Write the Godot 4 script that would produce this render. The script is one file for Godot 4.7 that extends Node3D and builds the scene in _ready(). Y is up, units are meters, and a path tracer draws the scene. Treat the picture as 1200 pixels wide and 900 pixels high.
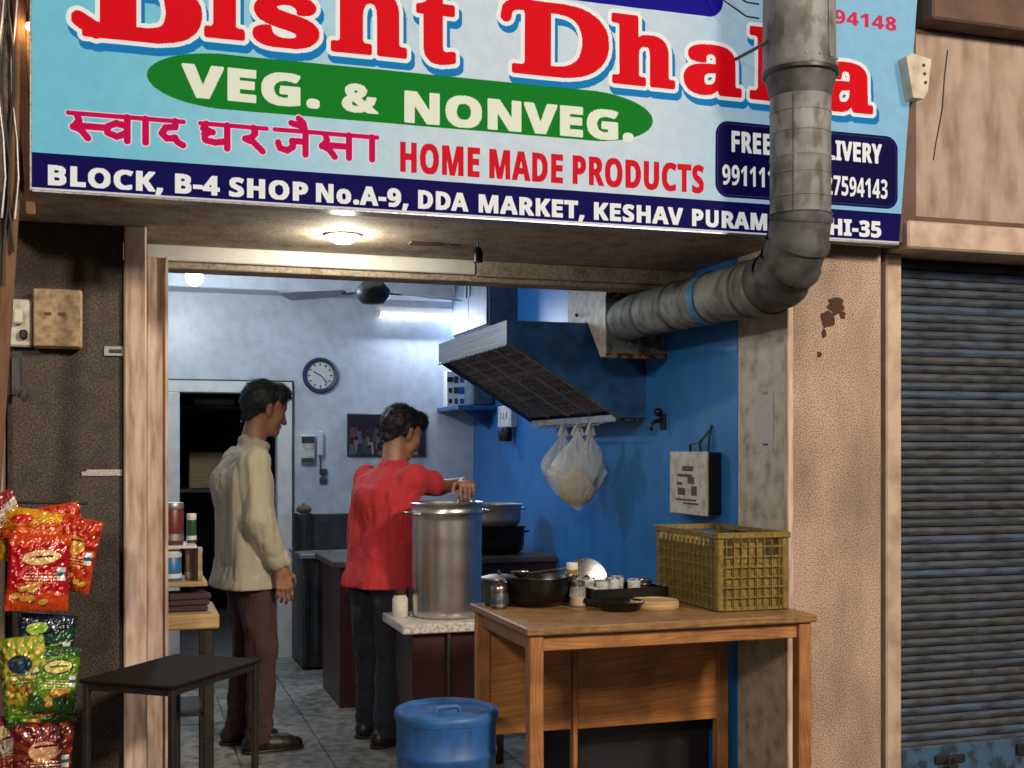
extends Node3D
# A small food shop at night: sign board, exhaust duct, kitchen seen through the open shop front, two men, a work table.

var rng := RandomNumberGenerator.new()
var used := {}
var cache := {}
var T := {}
var M := {}

# ---------------------------------------------------------------- naming and tree helpers
func numbered(called: String) -> String:
	var n: int = used.get(called, 0)
	used[called] = n + 1
	return called if n == 0 else "%s_%03d" % [called, n]

func tag(o: Node, label: String, category: String, group := "") -> void:
	o.set_meta("label", label)
	o.set_meta("category", category)
	if group:
		o.set_meta("group", group)

func thing(called: String, label: String, category: String, at := Vector3.ZERO, turn := 0.0, group := "") -> Node3D:
	var o := Node3D.new()
	o.name = numbered(called)
	add_child(o)
	o.position = at
	o.rotation_degrees.y = turn
	tag(o, label, category, group)
	return o

func part(parent: Node3D, called: String, mesh: Mesh, m: Material, at := Vector3.ZERO, rot := Vector3.ZERO) -> MeshInstance3D:
	var o := MeshInstance3D.new()
	o.name = called
	o.mesh = mesh
	o.material_override = m
	o.position = at
	o.rotation_degrees = rot
	parent.add_child(o, true)
	return o

func single(called: String, mesh: Mesh, m: Material, label: String, category: String, at := Vector3.ZERO, rot := Vector3.ZERO, group := "") -> MeshInstance3D:
	var o := MeshInstance3D.new()
	o.name = numbered(called)
	o.mesh = mesh
	o.material_override = m
	o.position = at
	o.rotation_degrees = rot
	add_child(o)
	tag(o, label, category, group)
	return o

func structure(called: String, mesh: Mesh, m: Material, at := Vector3.ZERO) -> MeshInstance3D:
	var o := MeshInstance3D.new()
	o.name = numbered(called)
	o.mesh = mesh
	o.material_override = m
	o.position = at
	add_child(o)
	o.set_meta("kind", "structure")
	return o

# ---------------------------------------------------------------- mesh helpers (faces given counter-clockwise from outside)
func newst() -> SurfaceTool:
	var st := SurfaceTool.new()
	st.begin(Mesh.PRIMITIVE_TRIANGLES)
	return st

func tri(st: SurfaceTool, a: Vector3, b: Vector3, c: Vector3, n: Vector3) -> void:
	for p: Vector3 in [a, c, b]:
		st.set_normal(n)
		st.set_uv(Vector2(p.x, p.y))
		st.add_vertex(p)

func face(st: SurfaceTool, pts: Array) -> void:
	var n: Vector3 = (pts[1] - pts[0]).cross(pts[2] - pts[0]).normalized()
	for i in range(1, pts.size() - 1):
		tri(st, pts[0], pts[i], pts[i + 1], n)

func add_box(st: SurfaceTool, c: Vector3, s: Vector3, b := 0.003, bas := Basis.IDENTITY) -> void:
	var h := s / 2.0
	b = minf(b, minf(h.x, minf(h.y, h.z)) * 0.45)
	var ax := [Vector3(1, 0, 0), Vector3(0, 1, 0), Vector3(0, 0, 1)]
	var f := func(v: Vector3) -> Vector3: return c + bas * v
	for a in 3:
		for sg: float in [-1.0, 1.0]:
			var n: Vector3 = ax[a] * sg
			var u: Vector3 = ax[(a + 1) % 3]
			var w: Vector3 = ax[(a + 2) % 3]
			var hu: float = h[(a + 1) % 3] - b
			var hw: float = h[(a + 2) % 3] - b
			var o: Vector3 = n * h[a]
			var q := [o - u * hu - w * hw, o + u * hu - w * hw, o + u * hu + w * hw, o - u * hu + w * hw]
			if sg < 0:
				q.reverse()
			face(st, q.map(f))
	for a in 3:
		var i1 := (a + 1) % 3
		var i2 := (a + 2) % 3
		for s1: float in [-1.0, 1.0]:
			for s2: float in [-1.0, 1.0]:
				var la: Vector3 = ax[a] * (h[a] - b)
				var p1: Vector3 = ax[i1] * s1 * h[i1] + ax[i2] * s2 * (h[i2] - b)
				var p2: Vector3 = ax[i1] * s1 * (h[i1] - b) + ax[i2] * s2 * h[i2]
				var q := [p1 - la, p2 - la, p2 + la, p1 + la]
				if s1 * s2 > 0:
					q.reverse()
				face(st, q.map(f))
	for sx: float in [-1.0, 1.0]:
		for sy: float in [-1.0, 1.0]:
			for sz: float in [-1.0, 1.0]:
				var q := [Vector3(sx * h.x, sy * (h.y - b), sz * (h.z - b)), Vector3(sx * (h.x - b), sy * h.y, sz * (h.z - b)), Vector3(sx * (h.x - b), sy * (h.y - b), sz * h.z)]
				if sx * sy * sz < 0:
					q.reverse()
				face(st, q.map(f))

func box(s: Vector3, b := 0.003) -> Mesh:
	var key := "b%.4f,%.4f,%.4f,%.4f" % [s.x, s.y, s.z, b]
	if not cache.has(key):
		var st := newst()
		add_box(st, Vector3.ZERO, s, b)
		cache[key] = st.commit()
	return cache[key]

func span(a: Vector3, b: Vector3, bev := 0.003) -> Array:   # [mesh, centre] of the box between two corners
	return [box((b - a).abs(), bev), (a + b) / 2.0]

func pbox(parent: Node3D, called: String, a: Vector3, b: Vector3, m: Material, bev := 0.003) -> MeshInstance3D:
	var s := span(a, b, bev)
	return part(parent, called, s[0], m, s[1])

func boxes(list: Array, bev := 0.003) -> Mesh:
	var st := newst()
	for l in list:
		add_box(st, (l[0] + l[1]) / 2.0, (l[1] - l[0]).abs(), bev)
	return st.commit()

func lathe(prof: Array, seg := 32) -> Mesh:
	var st := newst()
	var n := prof.size()
	var nrm := []
	for i in n - 1:
		var d: Vector2 = prof[i + 1] - prof[i]
		nrm.append(Vector2(d.y, -d.x).normalized())
	for i in n - 1:
		var na: Vector2 = nrm[i]
		var nb: Vector2 = nrm[i]
		if i > 0 and nrm[i].dot(nrm[i - 1]) > 0.6:
			na = (nrm[i] + nrm[i - 1]).normalized()
		if i < n - 2 and nrm[i].dot(nrm[i + 1]) > 0.6:
			nb = (nrm[i] + nrm[i + 1]).normalized()
		for k in seg:
			var a0 := TAU * k / seg
			var a1 := TAU * (k + 1) / seg
			var c := [[prof[i], na, a0], [prof[i], na, a1], [prof[i + 1], nb, a1], [prof[i + 1], nb, a0]]
			for j: int in [0, 2, 1, 0, 3, 2]:
				var e: Array = c[j]
				var p: Vector2 = e[0]
				var q: Vector2 = e[1]
				st.set_normal(Vector3(sin(e[2]) * q.x, q.y, cos(e[2]) * q.x))
				st.set_uv(Vector2(e[2] / TAU, p.y))
				st.add_vertex(Vector3(sin(e[2]) * p.x, p.y, cos(e[2]) * p.x))
	return st.commit()

func add_tube(st: SurfaceTool, pts: Array, rad: Array, seg := 12, caps := true) -> void:
	var n := pts.size()
	var rings := []
	var side := Vector3.ZERO
	for i in n:
		var d: Vector3 = (pts[mini(i + 1, n - 1)] - pts[maxi(i - 1, 0)]).normalized()
		if side == Vector3.ZERO:
			side = d.cross(Vector3.UP if absf(d.y) < 0.9 else Vector3.RIGHT).normalized()
		side = (side - d * side.dot(d)).normalized()
		var up := d.cross(side)
		var ring := []
		for k in seg:
			var a := TAU * k / seg
			var o := side * cos(a) + up * sin(a)
			ring.append([pts[i] + o * float(rad[i % rad.size()]), o])
		rings.append([ring, d])
	for i in n - 1:
		for k in seg:
			var a: Array = rings[i][0][k]
			var b: Array = rings[i][0][(k + 1) % seg]
			var c: Array = rings[i + 1][0][(k + 1) % seg]
			var d: Array = rings[i + 1][0][k]
			for e: Array in [a, c, b, a, d, c]:
				st.set_normal(e[1])
				st.set_uv(Vector2(float(k) / seg, float(i)))
				st.add_vertex(e[0])
	if caps:
		var c0 := []
		var c1 := []
		for k in seg:
			c0.append(rings[0][0][seg - 1 - k][0])
			c1.append(rings[n - 1][0][k][0])
		face(st, c0)
		face(st, c1)

func tube(pts: Array, r, seg := 12, caps := true) -> Mesh:
	var st := newst()
	add_tube(st, pts, r if r is Array else [r], seg, caps)
	return st.commit()

func prism(poly: Array, a: Vector3, ux: Vector3, uy: Vector3, depth: Vector3) -> Mesh:   # a flat outline with thickness; outline counter-clockwise seen from +depth
	var st := newst()
	var pk := PackedVector2Array(poly)
	if Geometry2D.is_polygon_clockwise(pk) == (ux.cross(uy).dot(depth) > 0):
		pk.reverse()
	var at := func(p: Vector2) -> Vector3: return a + ux * p.x + uy * p.y
	var idx := Geometry2D.triangulate_polygon(pk)
	var nn := depth.normalized()
	for i in range(0, idx.size(), 3):
		var q := [at.call(pk[idx[i]]), at.call(pk[idx[i + 1]]), at.call(pk[idx[i + 2]])]
		var flip: bool = (q[1] - q[0]).cross(q[2] - q[0]).dot(nn) < 0
		if flip:
			q.reverse()
		tri(st, q[0] + depth, q[1] + depth, q[2] + depth, nn)
		tri(st, q[0], q[2], q[1], -nn)
	for i in pk.size():
		var p: Vector3 = at.call(pk[i])
		var q: Vector3 = at.call(pk[(i + 1) % pk.size()])
		var quad := [p, q, q + depth, p + depth]
		var mid: Vector3 = (p + q) / 2.0
		var n := (quad[1] - quad[0]).cross(quad[2] - quad[0]).normalized() as Vector3
		var inner: Vector2 = (pk[i] + pk[(i + 1) % pk.size()]) / 2.0
		var l2: Vector3 = mid + n * 0.0005 - a
		var t := Vector2(l2.dot(ux) / ux.length_squared(), l2.dot(uy) / uy.length_squared())
		if Geometry2D.is_point_in_polygon(t, pk) and inner != t:
			quad.reverse()
		face(st, quad)
	return st.commit()

func sheet(nu: int, nv: int, f: Callable, close_u := false) -> Mesh:   # a smooth surface p(u, v), uv 0..1
	var st := newst()
	for j in nv + 1:
		for i in nu + 1:
			var u := float(i) / nu
			var v := float(j) / nv
			st.set_uv(Vector2(u, 1.0 - v))
			st.add_vertex(f.call(0.0 if close_u and i == nu else u, v))
	for j in nv:
		for i in nu:
			var a := j * (nu + 1) + i
			for k: int in [a, a + nu + 2, a + 1, a, a + nu + 1, a + nu + 2]:
				st.add_index(k)
	st.generate_normals()
	return st.commit()

# ---------------------------------------------------------------- flesh and cloth: distance field meshed as surface nets
func field_mesh(st: SurfaceTool, bones: Array, cell: float, opt := {}) -> void:
	var lo := Vector3(1e9, 1e9, 1e9)
	var hi := -lo
	for b in bones:
		var r: float = maxf(b[2], b[3]) + 0.03
		for p: Vector3 in [b[0], b[1]]:
			lo = lo.min(p - Vector3.ONE * r)
			hi = hi.max(p + Vector3.ONE * r)
	var nx := int((hi.x - lo.x) / cell) + 2
	var ny := int((hi.y - lo.y) / cell) + 2
	var nz := int((hi.z - lo.z) / cell) + 2
	var g := PackedFloat32Array()
	g.resize(nx * ny * nz)
	g.fill(1.0)
	for b in bones:
		var a: Vector3 = b[0]
		var e: Vector3 = b[1]
		var ra: float = b[2]
		var rb: float = b[3]
		var k: float = b[4] if b.size() > 4 else 0.02
		var sq: Vector3 = b[5] if b.size() > 5 else Vector3.ONE   # squash of the distance about the bone (flattened limbs)
		var r := maxf(ra, rb) * maxf(1.0 / sq.x, maxf(1.0 / sq.y, 1.0 / sq.z)) + k + cell * 2.0
		var i0 := ((a.min(e) - Vector3.ONE * r - lo) / cell).max(Vector3.ZERO)
		var i1 := ((a.max(e) + Vector3.ONE * r - lo) / cell).min(Vector3(nx - 1, ny - 1, nz - 1))
		var ab := (e - a) * sq
		var l2 := maxf(ab.length_squared(), 1e-9)
		for z in range(int(i0.z), int(i1.z) + 1):
			for y in range(int(i0.y), int(i1.y) + 1):
				var row := (z * ny + y) * nx
				for x in range(int(i0.x), int(i1.x) + 1):
					var p := (lo + Vector3(x, y, z) * cell - a) * sq
					var t := clampf(p.dot(ab) / l2, 0.0, 1.0)
					var d := p.distance_to(ab * t) - lerpf(ra, rb, t)
					var c := g[row + x]
					var h := clampf(0.5 + 0.5 * (c - d) / k, 0.0, 1.0)
					g[row + x] = lerpf(c, d, h) - k * h * (1.0 - h)
	var bump = opt.get("bump")
	var cuts: Array = opt.get("cuts", [])
	if bump != null or cuts:
		for z in nz:
			for y in ny:
				var row := (z * ny + y) * nx
				for x in nx:
					var d := g[row + x]
					if d < maxf(cell * 4.0, 0.05):
						var p := lo + Vector3(x, y, z) * cell
						if bump != null and d > -maxf(cell * 4.0, 0.05):
							d += bump.call(p)
						for c in cuts:
							d = maxf(d, (p - c[0]).dot(c[1]))
						g[row + x] = d
	var id := PackedInt32Array()
	id.resize(nx * ny * nz)
	id.fill(-1)
	var vs := PackedVector3Array()
	var off := [0, 1, nx, nx + 1, nx * ny, nx * ny + 1, nx * ny + nx, nx * ny + nx + 1]
	for z in nz - 1:
		for y in ny - 1:
			for x in nx - 1:
				var i := (z * ny + y) * nx + x
				var c0 := g[i]
				if absf(c0) > cell * 5.0:
					continue
				var pos := 0
				var s := Vector3.ZERO
				var cnt := 0
				for k in 8:
					if g[i + off[k]] < 0.0:
						pos += 1
				if pos == 0 or pos == 8:
					continue
				for e: Array in [[0, 1], [2, 3], [4, 5], [6, 7], [0, 2], [1, 3], [4, 6], [5, 7], [0, 4], [1, 5], [2, 6], [3, 7]]:
					var va := g[i + off[e[0]]]
					var vb := g[i + off[e[1]]]
					if (va < 0.0) != (vb < 0.0):
						var t := va / (va - vb)
						var ka: int = e[0]
						var kb: int = e[1]
						s += Vector3(lerpf(ka & 1, kb & 1, t), lerpf((ka >> 1) & 1, (kb >> 1) & 1, t), lerpf(ka >> 2, kb >> 2, t))
						cnt += 1
				id[i] = vs.size()
				vs.append(lo + (Vector3(x, y, z) + s / cnt) * cell)
	var tris := PackedInt32Array()
	var st3 := [1, nx, nx * ny]
	for z in range(1, nz - 1):
		for y in range(1, ny - 1):
			for x in range(1, nx - 1):
				var i := (z * ny + y) * nx + x
				if absf(g[i]) > cell * 5.0:
					continue
				for a in 3:
					var v0 := g[i]
					var v1 := g[i + st3[a]]
					if (v0 < 0.0) == (v1 < 0.0):
						continue
					var u: int = st3[(a + 1) % 3]
					var w: int = st3[(a + 2) % 3]
					var q := [id[i], id[i - u], id[i - u - w], id[i - w]]
					if q.has(-1):
						continue
					if v0 >= 0.0:
						q.reverse()
					tris.append_array([q[0], q[2], q[1], q[0], q[3], q[2]])
	var ns := PackedVector3Array()
	ns.resize(vs.size())
	for i in range(0, tris.size(), 3):
		var n := (vs[tris[i + 2]] - vs[tris[i]]).cross(vs[tris[i + 1]] - vs[tris[i]])
		for k in 3:
			ns[tris[i + k]] += n
	var tint = opt.get("tint")
	for i in tris:
		st.set_normal(ns[i].normalized())
		if tint != null:
			st.set_color(tint.call(vs[i]))
		else:
			st.set_color(Color.WHITE)
		st.set_uv(Vector2(vs[i].x, vs[i].y))
		st.add_vertex(vs[i])

# ---------------------------------------------------------------- textures and materials
func ramp(stops: Array) -> Gradient:
	var g := Gradient.new()
	var o := PackedFloat32Array()
	var c := PackedColorArray()
	for s in stops:
		o.append(s[0])
		c.append(s[1] if s[1] is Color else Color(s[1], s[1], s[1]))
	g.offsets = o
	g.colors = c
	return g

func noise_tex(freq: float, stops: Array, seed_: int, kind := FastNoiseLite.TYPE_SIMPLEX_SMOOTH, oct := 4, size := 512) -> NoiseTexture2D:
	var n := FastNoiseLite.new()
	n.seed = seed_
	n.noise_type = kind
	n.frequency = freq
	n.fractal_octaves = oct
	var t := NoiseTexture2D.new()
	t.width = size
	t.height = size
	t.seamless = true
	t.noise = n
	t.color_ramp = ramp(stops)
	return t

func streak_tex(fx: float, fy: float, lo: float, hi: float, seed_: int, warp := 0.0) -> ImageTexture:
	var n := FastNoiseLite.new()
	n.seed = seed_
	n.frequency = 1.0
	n.fractal_octaves = 4
	var im := Image.create(512, 512, false, Image.FORMAT_RGB8)
	for y in 512:
		for x in 512:
			var w := warp * sin(x * TAU / 512.0) if warp > 0.0 else 0.0
			var k := absf(x - 256.0) / 256.0
			var a := n.get_noise_2d(x * fx, (y + w) * fy)
			var v := lo + (hi - lo) * clampf(0.5 + a * 0.9 + 0.1 * sin((y + w) * fy * 4.0 + k), 0.0, 1.0)
			im.set_pixel(x, y, Color(v, v, v))
	return ImageTexture.create_from_image(im)

func lin(r: float, g: float, b: float) -> Color:
	return Color(r, g, b).linear_to_srgb()

func mat(color: Color, rough: float, metal := 0.0, o := {}) -> StandardMaterial3D:   # colour is a linear base colour
	var m := StandardMaterial3D.new()
	m.albedo_color = color.linear_to_srgb()
	m.roughness = rough
	m.metallic = metal
	if o.has("tex"):
		m.albedo_texture = o.tex
		m.uv1_triplanar = true
		m.uv1_world_triplanar = o.get("world", true)
		var s = o.get("scale", 1.0)
		m.uv1_scale = s if s is Vector3 else Vector3.ONE * s
	if o.has("detail"):
		m.detail_enabled = true
		m.detail_albedo = o.detail
		m.detail_blend_mode = BaseMaterial3D.BLEND_MODE_MUL
		m.detail_uv_layer = BaseMaterial3D.DETAIL_UV_2
		m.uv2_triplanar = true
		m.uv2_world_triplanar = true
		m.uv2_scale = Vector3.ONE * float(o.get("dscale", 0.3)) if not o.get("dscale") is Vector3 else o.dscale
	if o.has("bump"):
		m.heightmap_enabled = true
		m.heightmap_texture = o.bump
		m.heightmap_scale = o.get("height", 0.2)
	if o.has("coat"):
		m.clearcoat_enabled = true
		m.clearcoat = o.coat
		m.clearcoat_roughness = o.get("coat_rough", 0.2)
	if o.has("rtex"):
		m.roughness_texture = o.rtex
	if o.has("emit"):
		m.emission_enabled = true
		m.emission = (o.emit as Color).linear_to_srgb()
		m.emission_energy_multiplier = o.get("energy", 1.0)
	if o.has("sheen"):
		m.rim_enabled = true
		m.rim = o.sheen
		m.rim_tint = 0.6
	return m

func make_materials() -> void:
	T.fine = noise_tex(0.06, [[0.0, 0.62], [0.5, 0.88], [1.0, 1.0]], 3)
	T.blotch = noise_tex(0.012, [[0.0, 0.74], [0.35, 0.87], [0.6, 0.97], [1.0, 1.0]], 5)
	T.stain = noise_tex(0.02, [[0.0, Color(0.72, 0.67, 0.6)], [0.3, Color(0.88, 0.85, 0.81)], [0.6, Color(0.96, 0.95, 0.94)], [1.0, Color(1, 1, 1)]], 11, FastNoiseLite.TYPE_SIMPLEX_SMOOTH, 5)
	T.speck = noise_tex(0.22, [[0.0, 0.35], [0.4, 0.72], [0.6, 0.95], [1.0, 1.0]], 7, FastNoiseLite.TYPE_SIMPLEX_SMOOTH, 2)
	T.granite = noise_tex(0.16, [[0.0, Color(0.2, 0.19, 0.18)], [0.45, Color(0.6, 0.55, 0.5)], [0.6, Color(0.8, 0.74, 0.66)], [1.0, Color(1, 0.95, 0.9)]], 9, FastNoiseLite.TYPE_SIMPLEX_SMOOTH, 3)
	T.grit = noise_tex(0.16, [[0.0, Color(0.42, 0.36, 0.32)], [0.42, Color(0.8, 0.76, 0.72)], [0.6, Color(0.97, 0.94, 0.92)], [1.0, Color(1, 1, 1)]], 13, FastNoiseLite.TYPE_SIMPLEX_SMOOTH, 3)
	T.grime = noise_tex(0.018, [[0.0, Color(0.5, 0.46, 0.42)], [0.35, Color(0.74, 0.72, 0.69)], [0.5, Color(0.95, 0.95, 0.94)], [1.0, Color(1, 1, 1)]], 43, FastNoiseLite.TYPE_SIMPLEX_SMOOTH, 6)
	T.rust = noise_tex(0.025, [[0.0, Color(0.3, 0.12, 0.05)], [0.4, Color(0.5, 0.24, 0.12)], [0.55, Color(0.72, 0.62, 0.52)], [1.0, Color(0.9, 0.86, 0.8)]], 15, FastNoiseLite.TYPE_SIMPLEX_SMOOTH, 5)
	T.grease = noise_tex(0.03, [[0.0, Color(0.25, 0.16, 0.08)], [0.45, Color(0.5, 0.38, 0.25)], [0.7, Color(0.85, 0.8, 0.72)], [1.0, Color(1, 1, 1)]], 19, FastNoiseLite.TYPE_SIMPLEX_SMOOTH, 5)
	T.drip = noise_tex(0.02, [[0.0, Color(0.76, 0.72, 0.68)], [0.35, Color(0.9, 0.88, 0.86)], [0.6, Color(0.98, 0.975, 0.97)], [1.0, Color(1, 1, 1)]], 47, FastNoiseLite.TYPE_SIMPLEX_SMOOTH, 5)
	T.soft = noise_tex(0.01, [[0.0, 0.91], [0.5, 0.97], [1.0, 1.0]], 37)
	T.wood = streak_tex(0.006, 0.11, 0.8, 1.0, 21, 14.0)
	T.brushed = streak_tex(0.008, 0.6, 0.6, 1.0, 23)
	T.marble = noise_tex(0.05, [[0.0, 0.6], [0.4, 0.82], [0.55, 0.95], [1.0, 1.0]], 29, FastNoiseLite.TYPE_SIMPLEX_SMOOTH, 5)
	T.weave = noise_tex(0.3, [[0.0, 0.75], [1.0, 1.0]], 31, FastNoiseLite.TYPE_SIMPLEX_SMOOTH, 1, 256)
	M.tan = mat(Color(0.56, 0.455, 0.375), 0.85, 0.0, {"tex": T.grit, "scale": 1.7, "detail": T.blotch, "dscale": Vector3(0.45, 0.2, 0.45), "bump": T.speck, "height": 0.06})
	M.pink = mat(Color(0.66, 0.54, 0.47), 0.8, 0.0, {"tex": T.stain, "scale": Vector3(2.0, 0.4, 2.0), "detail": T.drip, "dscale": Vector3(3.0, 0.25, 3.0), "bump": T.fine, "height": 0.04})
	M.dark_stone = mat(Color(0.135, 0.12, 0.108), 0.6, 0.0, {"tex": T.granite, "scale": 1.3, "detail": T.blotch, "dscale": 1.6, "bump": T.speck, "height": 0.05})
	M.soffit = mat(Color(0.50, 0.43, 0.34), 0.9, 0.0, {"tex": T.stain, "scale": 0.7, "detail": T.fine, "dscale": 1.6, "bump": T.fine, "height": 0.1})
	M.plaster = mat(Color(0.36, 0.295, 0.25), 0.9, 0.0, {"tex": T.drip, "scale": Vector3(0.9, 0.25, 0.9), "detail": T.soft, "dscale": 1.8, "bump": T.fine, "height": 0.04})
	M.fascia = mat(Color(0.11, 0.065, 0.045), 0.8, 0.0, {"tex": T.blotch, "scale": 0.8, "bump": T.fine, "height": 0.15})
	M.blue = mat(Color(0.022, 0.19, 0.54), 0.42, 0.0, {"tex": T.soft, "scale": 0.8, "detail": T.soft, "dscale": Vector3(1.2, 0.35, 1.2), "bump": T.fine, "height": 0.06})
	M.cream = mat(Color(0.56, 0.53, 0.44), 0.6, 0.0, {"tex": T.stain, "scale": 0.9, "detail": T.soft, "dscale": 1.5})
	M.wall = mat(Color(0.57, 0.605, 0.66), 0.36, 0.0, {"tex": T.soft, "scale": 0.4, "detail": T.soft, "dscale": 1.7, "bump": T.fine, "height": 0.05})
	M.white = mat(Color(0.66, 0.65, 0.61), 0.5, 0.0, {"tex": T.soft, "scale": 1.3})
	M.white_dirty = mat(Color(0.6, 0.6, 0.56), 0.5, 0.0, {"tex": T.stain, "scale": 1.6})
	M.black = mat(Color(0.012, 0.012, 0.014), 0.5, 0.0, {"tex": T.fine, "scale": 1.0})
	M.store = mat(Color(0.24, 0.23, 0.24), 0.85, 0.0, {"tex": T.soft, "scale": 0.6})
	M.iron = mat(Color(0.03, 0.027, 0.025), 0.45, 0.3, {"tex": T.blotch, "scale": 2.0, "bump": T.fine, "height": 0.05})
	M.steel = mat(Color(0.55, 0.53, 0.5), 0.3, 0.95, {"tex": T.brushed, "scale": Vector3(2, 0.3, 2), "rtex": T.blotch})
	M.steel_dull = mat(Color(0.4, 0.4, 0.4), 0.45, 0.85, {"tex": T.blotch, "scale": 1.5})
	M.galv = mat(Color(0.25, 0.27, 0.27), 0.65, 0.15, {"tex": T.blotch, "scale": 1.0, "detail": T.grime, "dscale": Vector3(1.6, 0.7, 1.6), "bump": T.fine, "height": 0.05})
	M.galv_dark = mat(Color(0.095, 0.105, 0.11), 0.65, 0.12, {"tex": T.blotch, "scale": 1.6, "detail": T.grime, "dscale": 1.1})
	M.rust = mat(Color(0.42, 0.33, 0.26), 0.8, 0.1, {"tex": T.rust, "scale": 1.4, "bump": T.fine, "height": 0.15})
	M.hood = mat(Color(0.5, 0.5, 0.5), 0.28, 0.9, {"tex": T.brushed, "scale": Vector3(1, 1, 0.2)})
	M.hood_end = mat(Color(0.025, 0.10, 0.27), 0.35, 0.1, {"tex": T.blotch, "scale": 1.4})
	M.grease = mat(Color(0.48, 0.44, 0.39), 0.4, 0.75, {"tex": T.grease, "scale": 2.0, "bump": T.fine, "height": 0.1})
	M.shutter = mat(Color(0.054, 0.074, 0.104), 0.55, 0.1, {"tex": T.grime, "scale": Vector3(0.7, 3.0, 0.7), "detail": T.blotch, "dscale": Vector3(0.4, 2.0, 0.4)})
	M.shutter_b = mat(Color(0.048, 0.08, 0.135), 0.55, 0.1, {"tex": T.grime, "scale": Vector3(0.6, 3.0, 0.6)})
	M.shutter_c = mat(Color(0.066, 0.075, 0.09), 0.6, 0.1, {"tex": T.grime, "scale": Vector3(0.9, 4.0, 0.9), "detail": T.blotch, "dscale": Vector3(0.3, 2.4, 0.3)})
	M.shutter_rail = mat(Color(0.04, 0.10, 0.19), 0.6, 0.1, {"tex": T.grime, "scale": 1.1})
	M.guide = mat(Color(0.50, 0.405, 0.33), 0.6, 0.1, {"tex": T.drip, "scale": Vector3(0.6, 0.5, 0.6)})
	# the grain texture runs along its own u; each plank turns it by the object's own axes
	M.wood = mat(Color(0.50, 0.22, 0.075), 0.42, 0.0, {"tex": T.wood, "scale": Vector3(1.2, 2.2, 2.2), "world": false, "detail": T.blotch, "dscale": 0.9, "coat": 0.25, "coat_rough": 0.35})
	M.wood_panel = mat(Color(0.56, 0.235, 0.068), 0.38, 0.0, {"tex": T.wood, "scale": Vector3(0.8, 1.3, 1.3), "world": false, "detail": T.blotch, "dscale": 0.7, "coat": 0.3, "coat_rough": 0.3})
	M.wood_top = mat(Color(0.36, 0.21, 0.085), 0.45, 0.0, {"tex": T.wood, "scale": Vector3(0.9, 1.7, 1.7), "world": false, "detail": T.stain, "dscale": 1.3, "coat": 0.2, "coat_rough": 0.4})
	M.pale_wood = mat(Color(0.5, 0.33, 0.15), 0.6, 0.0, {"tex": T.wood, "scale": Vector3(0.9, 2, 2), "world": false})
	M.post_wood = mat(Color(0.17, 0.09, 0.05), 0.8, 0.0, {"tex": T.stain, "scale": Vector3(3, 0.6, 3), "bump": T.fine, "height": 0.3})
	M.crate = mat(Color(0.27, 0.195, 0.035), 0.55, 0.0, {"tex": T.fine, "scale": 2.0, "detail": T.stain, "dscale": 1.5})
	M.side_top = mat(Color(0.03, 0.026, 0.024), 0.8, 0.0, {"tex": T.granite, "scale": 2.5})
	M.cab_blue = mat(Color(0.07, 0.11, 0.17), 0.6, 0.0, {"tex": T.blotch, "scale": 1.6})
	M.side_top.metallic_specular = 0.2
	M.printed = mat(Color(0.10, 0.09, 0.075), 0.7, 0.0, {"tex": T.marble, "scale": 8.0})
	M.lit_small = mat(Color(0.9, 0.9, 0.9), 0.4, 0.0, {"emit": Color(1.0, 0.8, 0.55), "energy": 3.0})
	M.pot = mat(Color(0.66, 0.63, 0.59), 0.3, 1.0, {"tex": T.soft, "scale": 2.0})
	M.marble = mat(Color(0.6, 0.58, 0.54), 0.4, 0.0, {"tex": T.marble, "scale": 1.6})
	M.maroon = mat(Color(0.045, 0.012, 0.012), 0.4, 0.0, {"tex": T.blotch, "scale": 1.0})
	M.counter_top = mat(Color(0.16, 0.16, 0.17), 0.35, 0.0, {"tex": T.granite, "scale": 2.0})
	M.drum = mat(Color(0.02, 0.125, 0.42), 0.5, 0.0, {"tex": T.soft, "scale": 1.0, "detail": T.drip, "dscale": Vector3(2.0, 0.5, 2.0)})
	M.drum_lid = mat(Color(0.022, 0.14, 0.44), 0.5, 0.0, {"tex": T.soft, "scale": 1.0, "detail": T.drip, "dscale": 1.2})
	M.pan = mat(Color(0.008, 0.008, 0.008), 0.35, 0.3, {"tex": T.fine, "scale": 2.0})
	M.grey_metal = mat(Color(0.07, 0.08, 0.085), 0.45, 0.5, {"tex": T.blotch, "scale": 1.5})
	M.cloth_cream = mat(Color(0.44, 0.41, 0.30), 0.9, 0.0, {"tex": T.weave, "scale": 14.0, "world": false, "sheen": 0.3})
	M.cloth_red = mat(Color(0.50, 0.022, 0.032), 0.85, 0.0, {"tex": T.weave, "scale": 12.0, "world": false, "sheen": 0.3})
	M.cloth_brown = mat(Color(0.065, 0.026, 0.024), 0.9, 0.0, {"tex": T.weave, "scale": 12.0, "world": false, "sheen": 0.2})
	M.cloth_navy = mat(Color(0.012, 0.016, 0.032), 0.9, 0.0, {"tex": T.weave, "scale": 12.0, "world": false, "sheen": 0.2})
	M.leather = mat(Color(0.018, 0.014, 0.012), 0.4, 0.0, {"tex": T.fine, "scale": 3.0})
	M.hair = mat(Color(0.010, 0.009, 0.009), 0.55, 0.0, {"tex": T.weave, "scale": 9.0, "world": false})
	M.skin = mat(Color(1, 1, 1), 0.5)
	M.skin.vertex_color_use_as_albedo = true
	M.glass = mat(Color(0.9, 0.95, 0.95), 0.05)
	M.glass.transparency = BaseMaterial3D.TRANSPARENCY_ALPHA
	M.glass.albedo_color.a = 0.18
	M.poly = mat(Color(0.78, 0.8, 0.78), 0.3)
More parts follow.
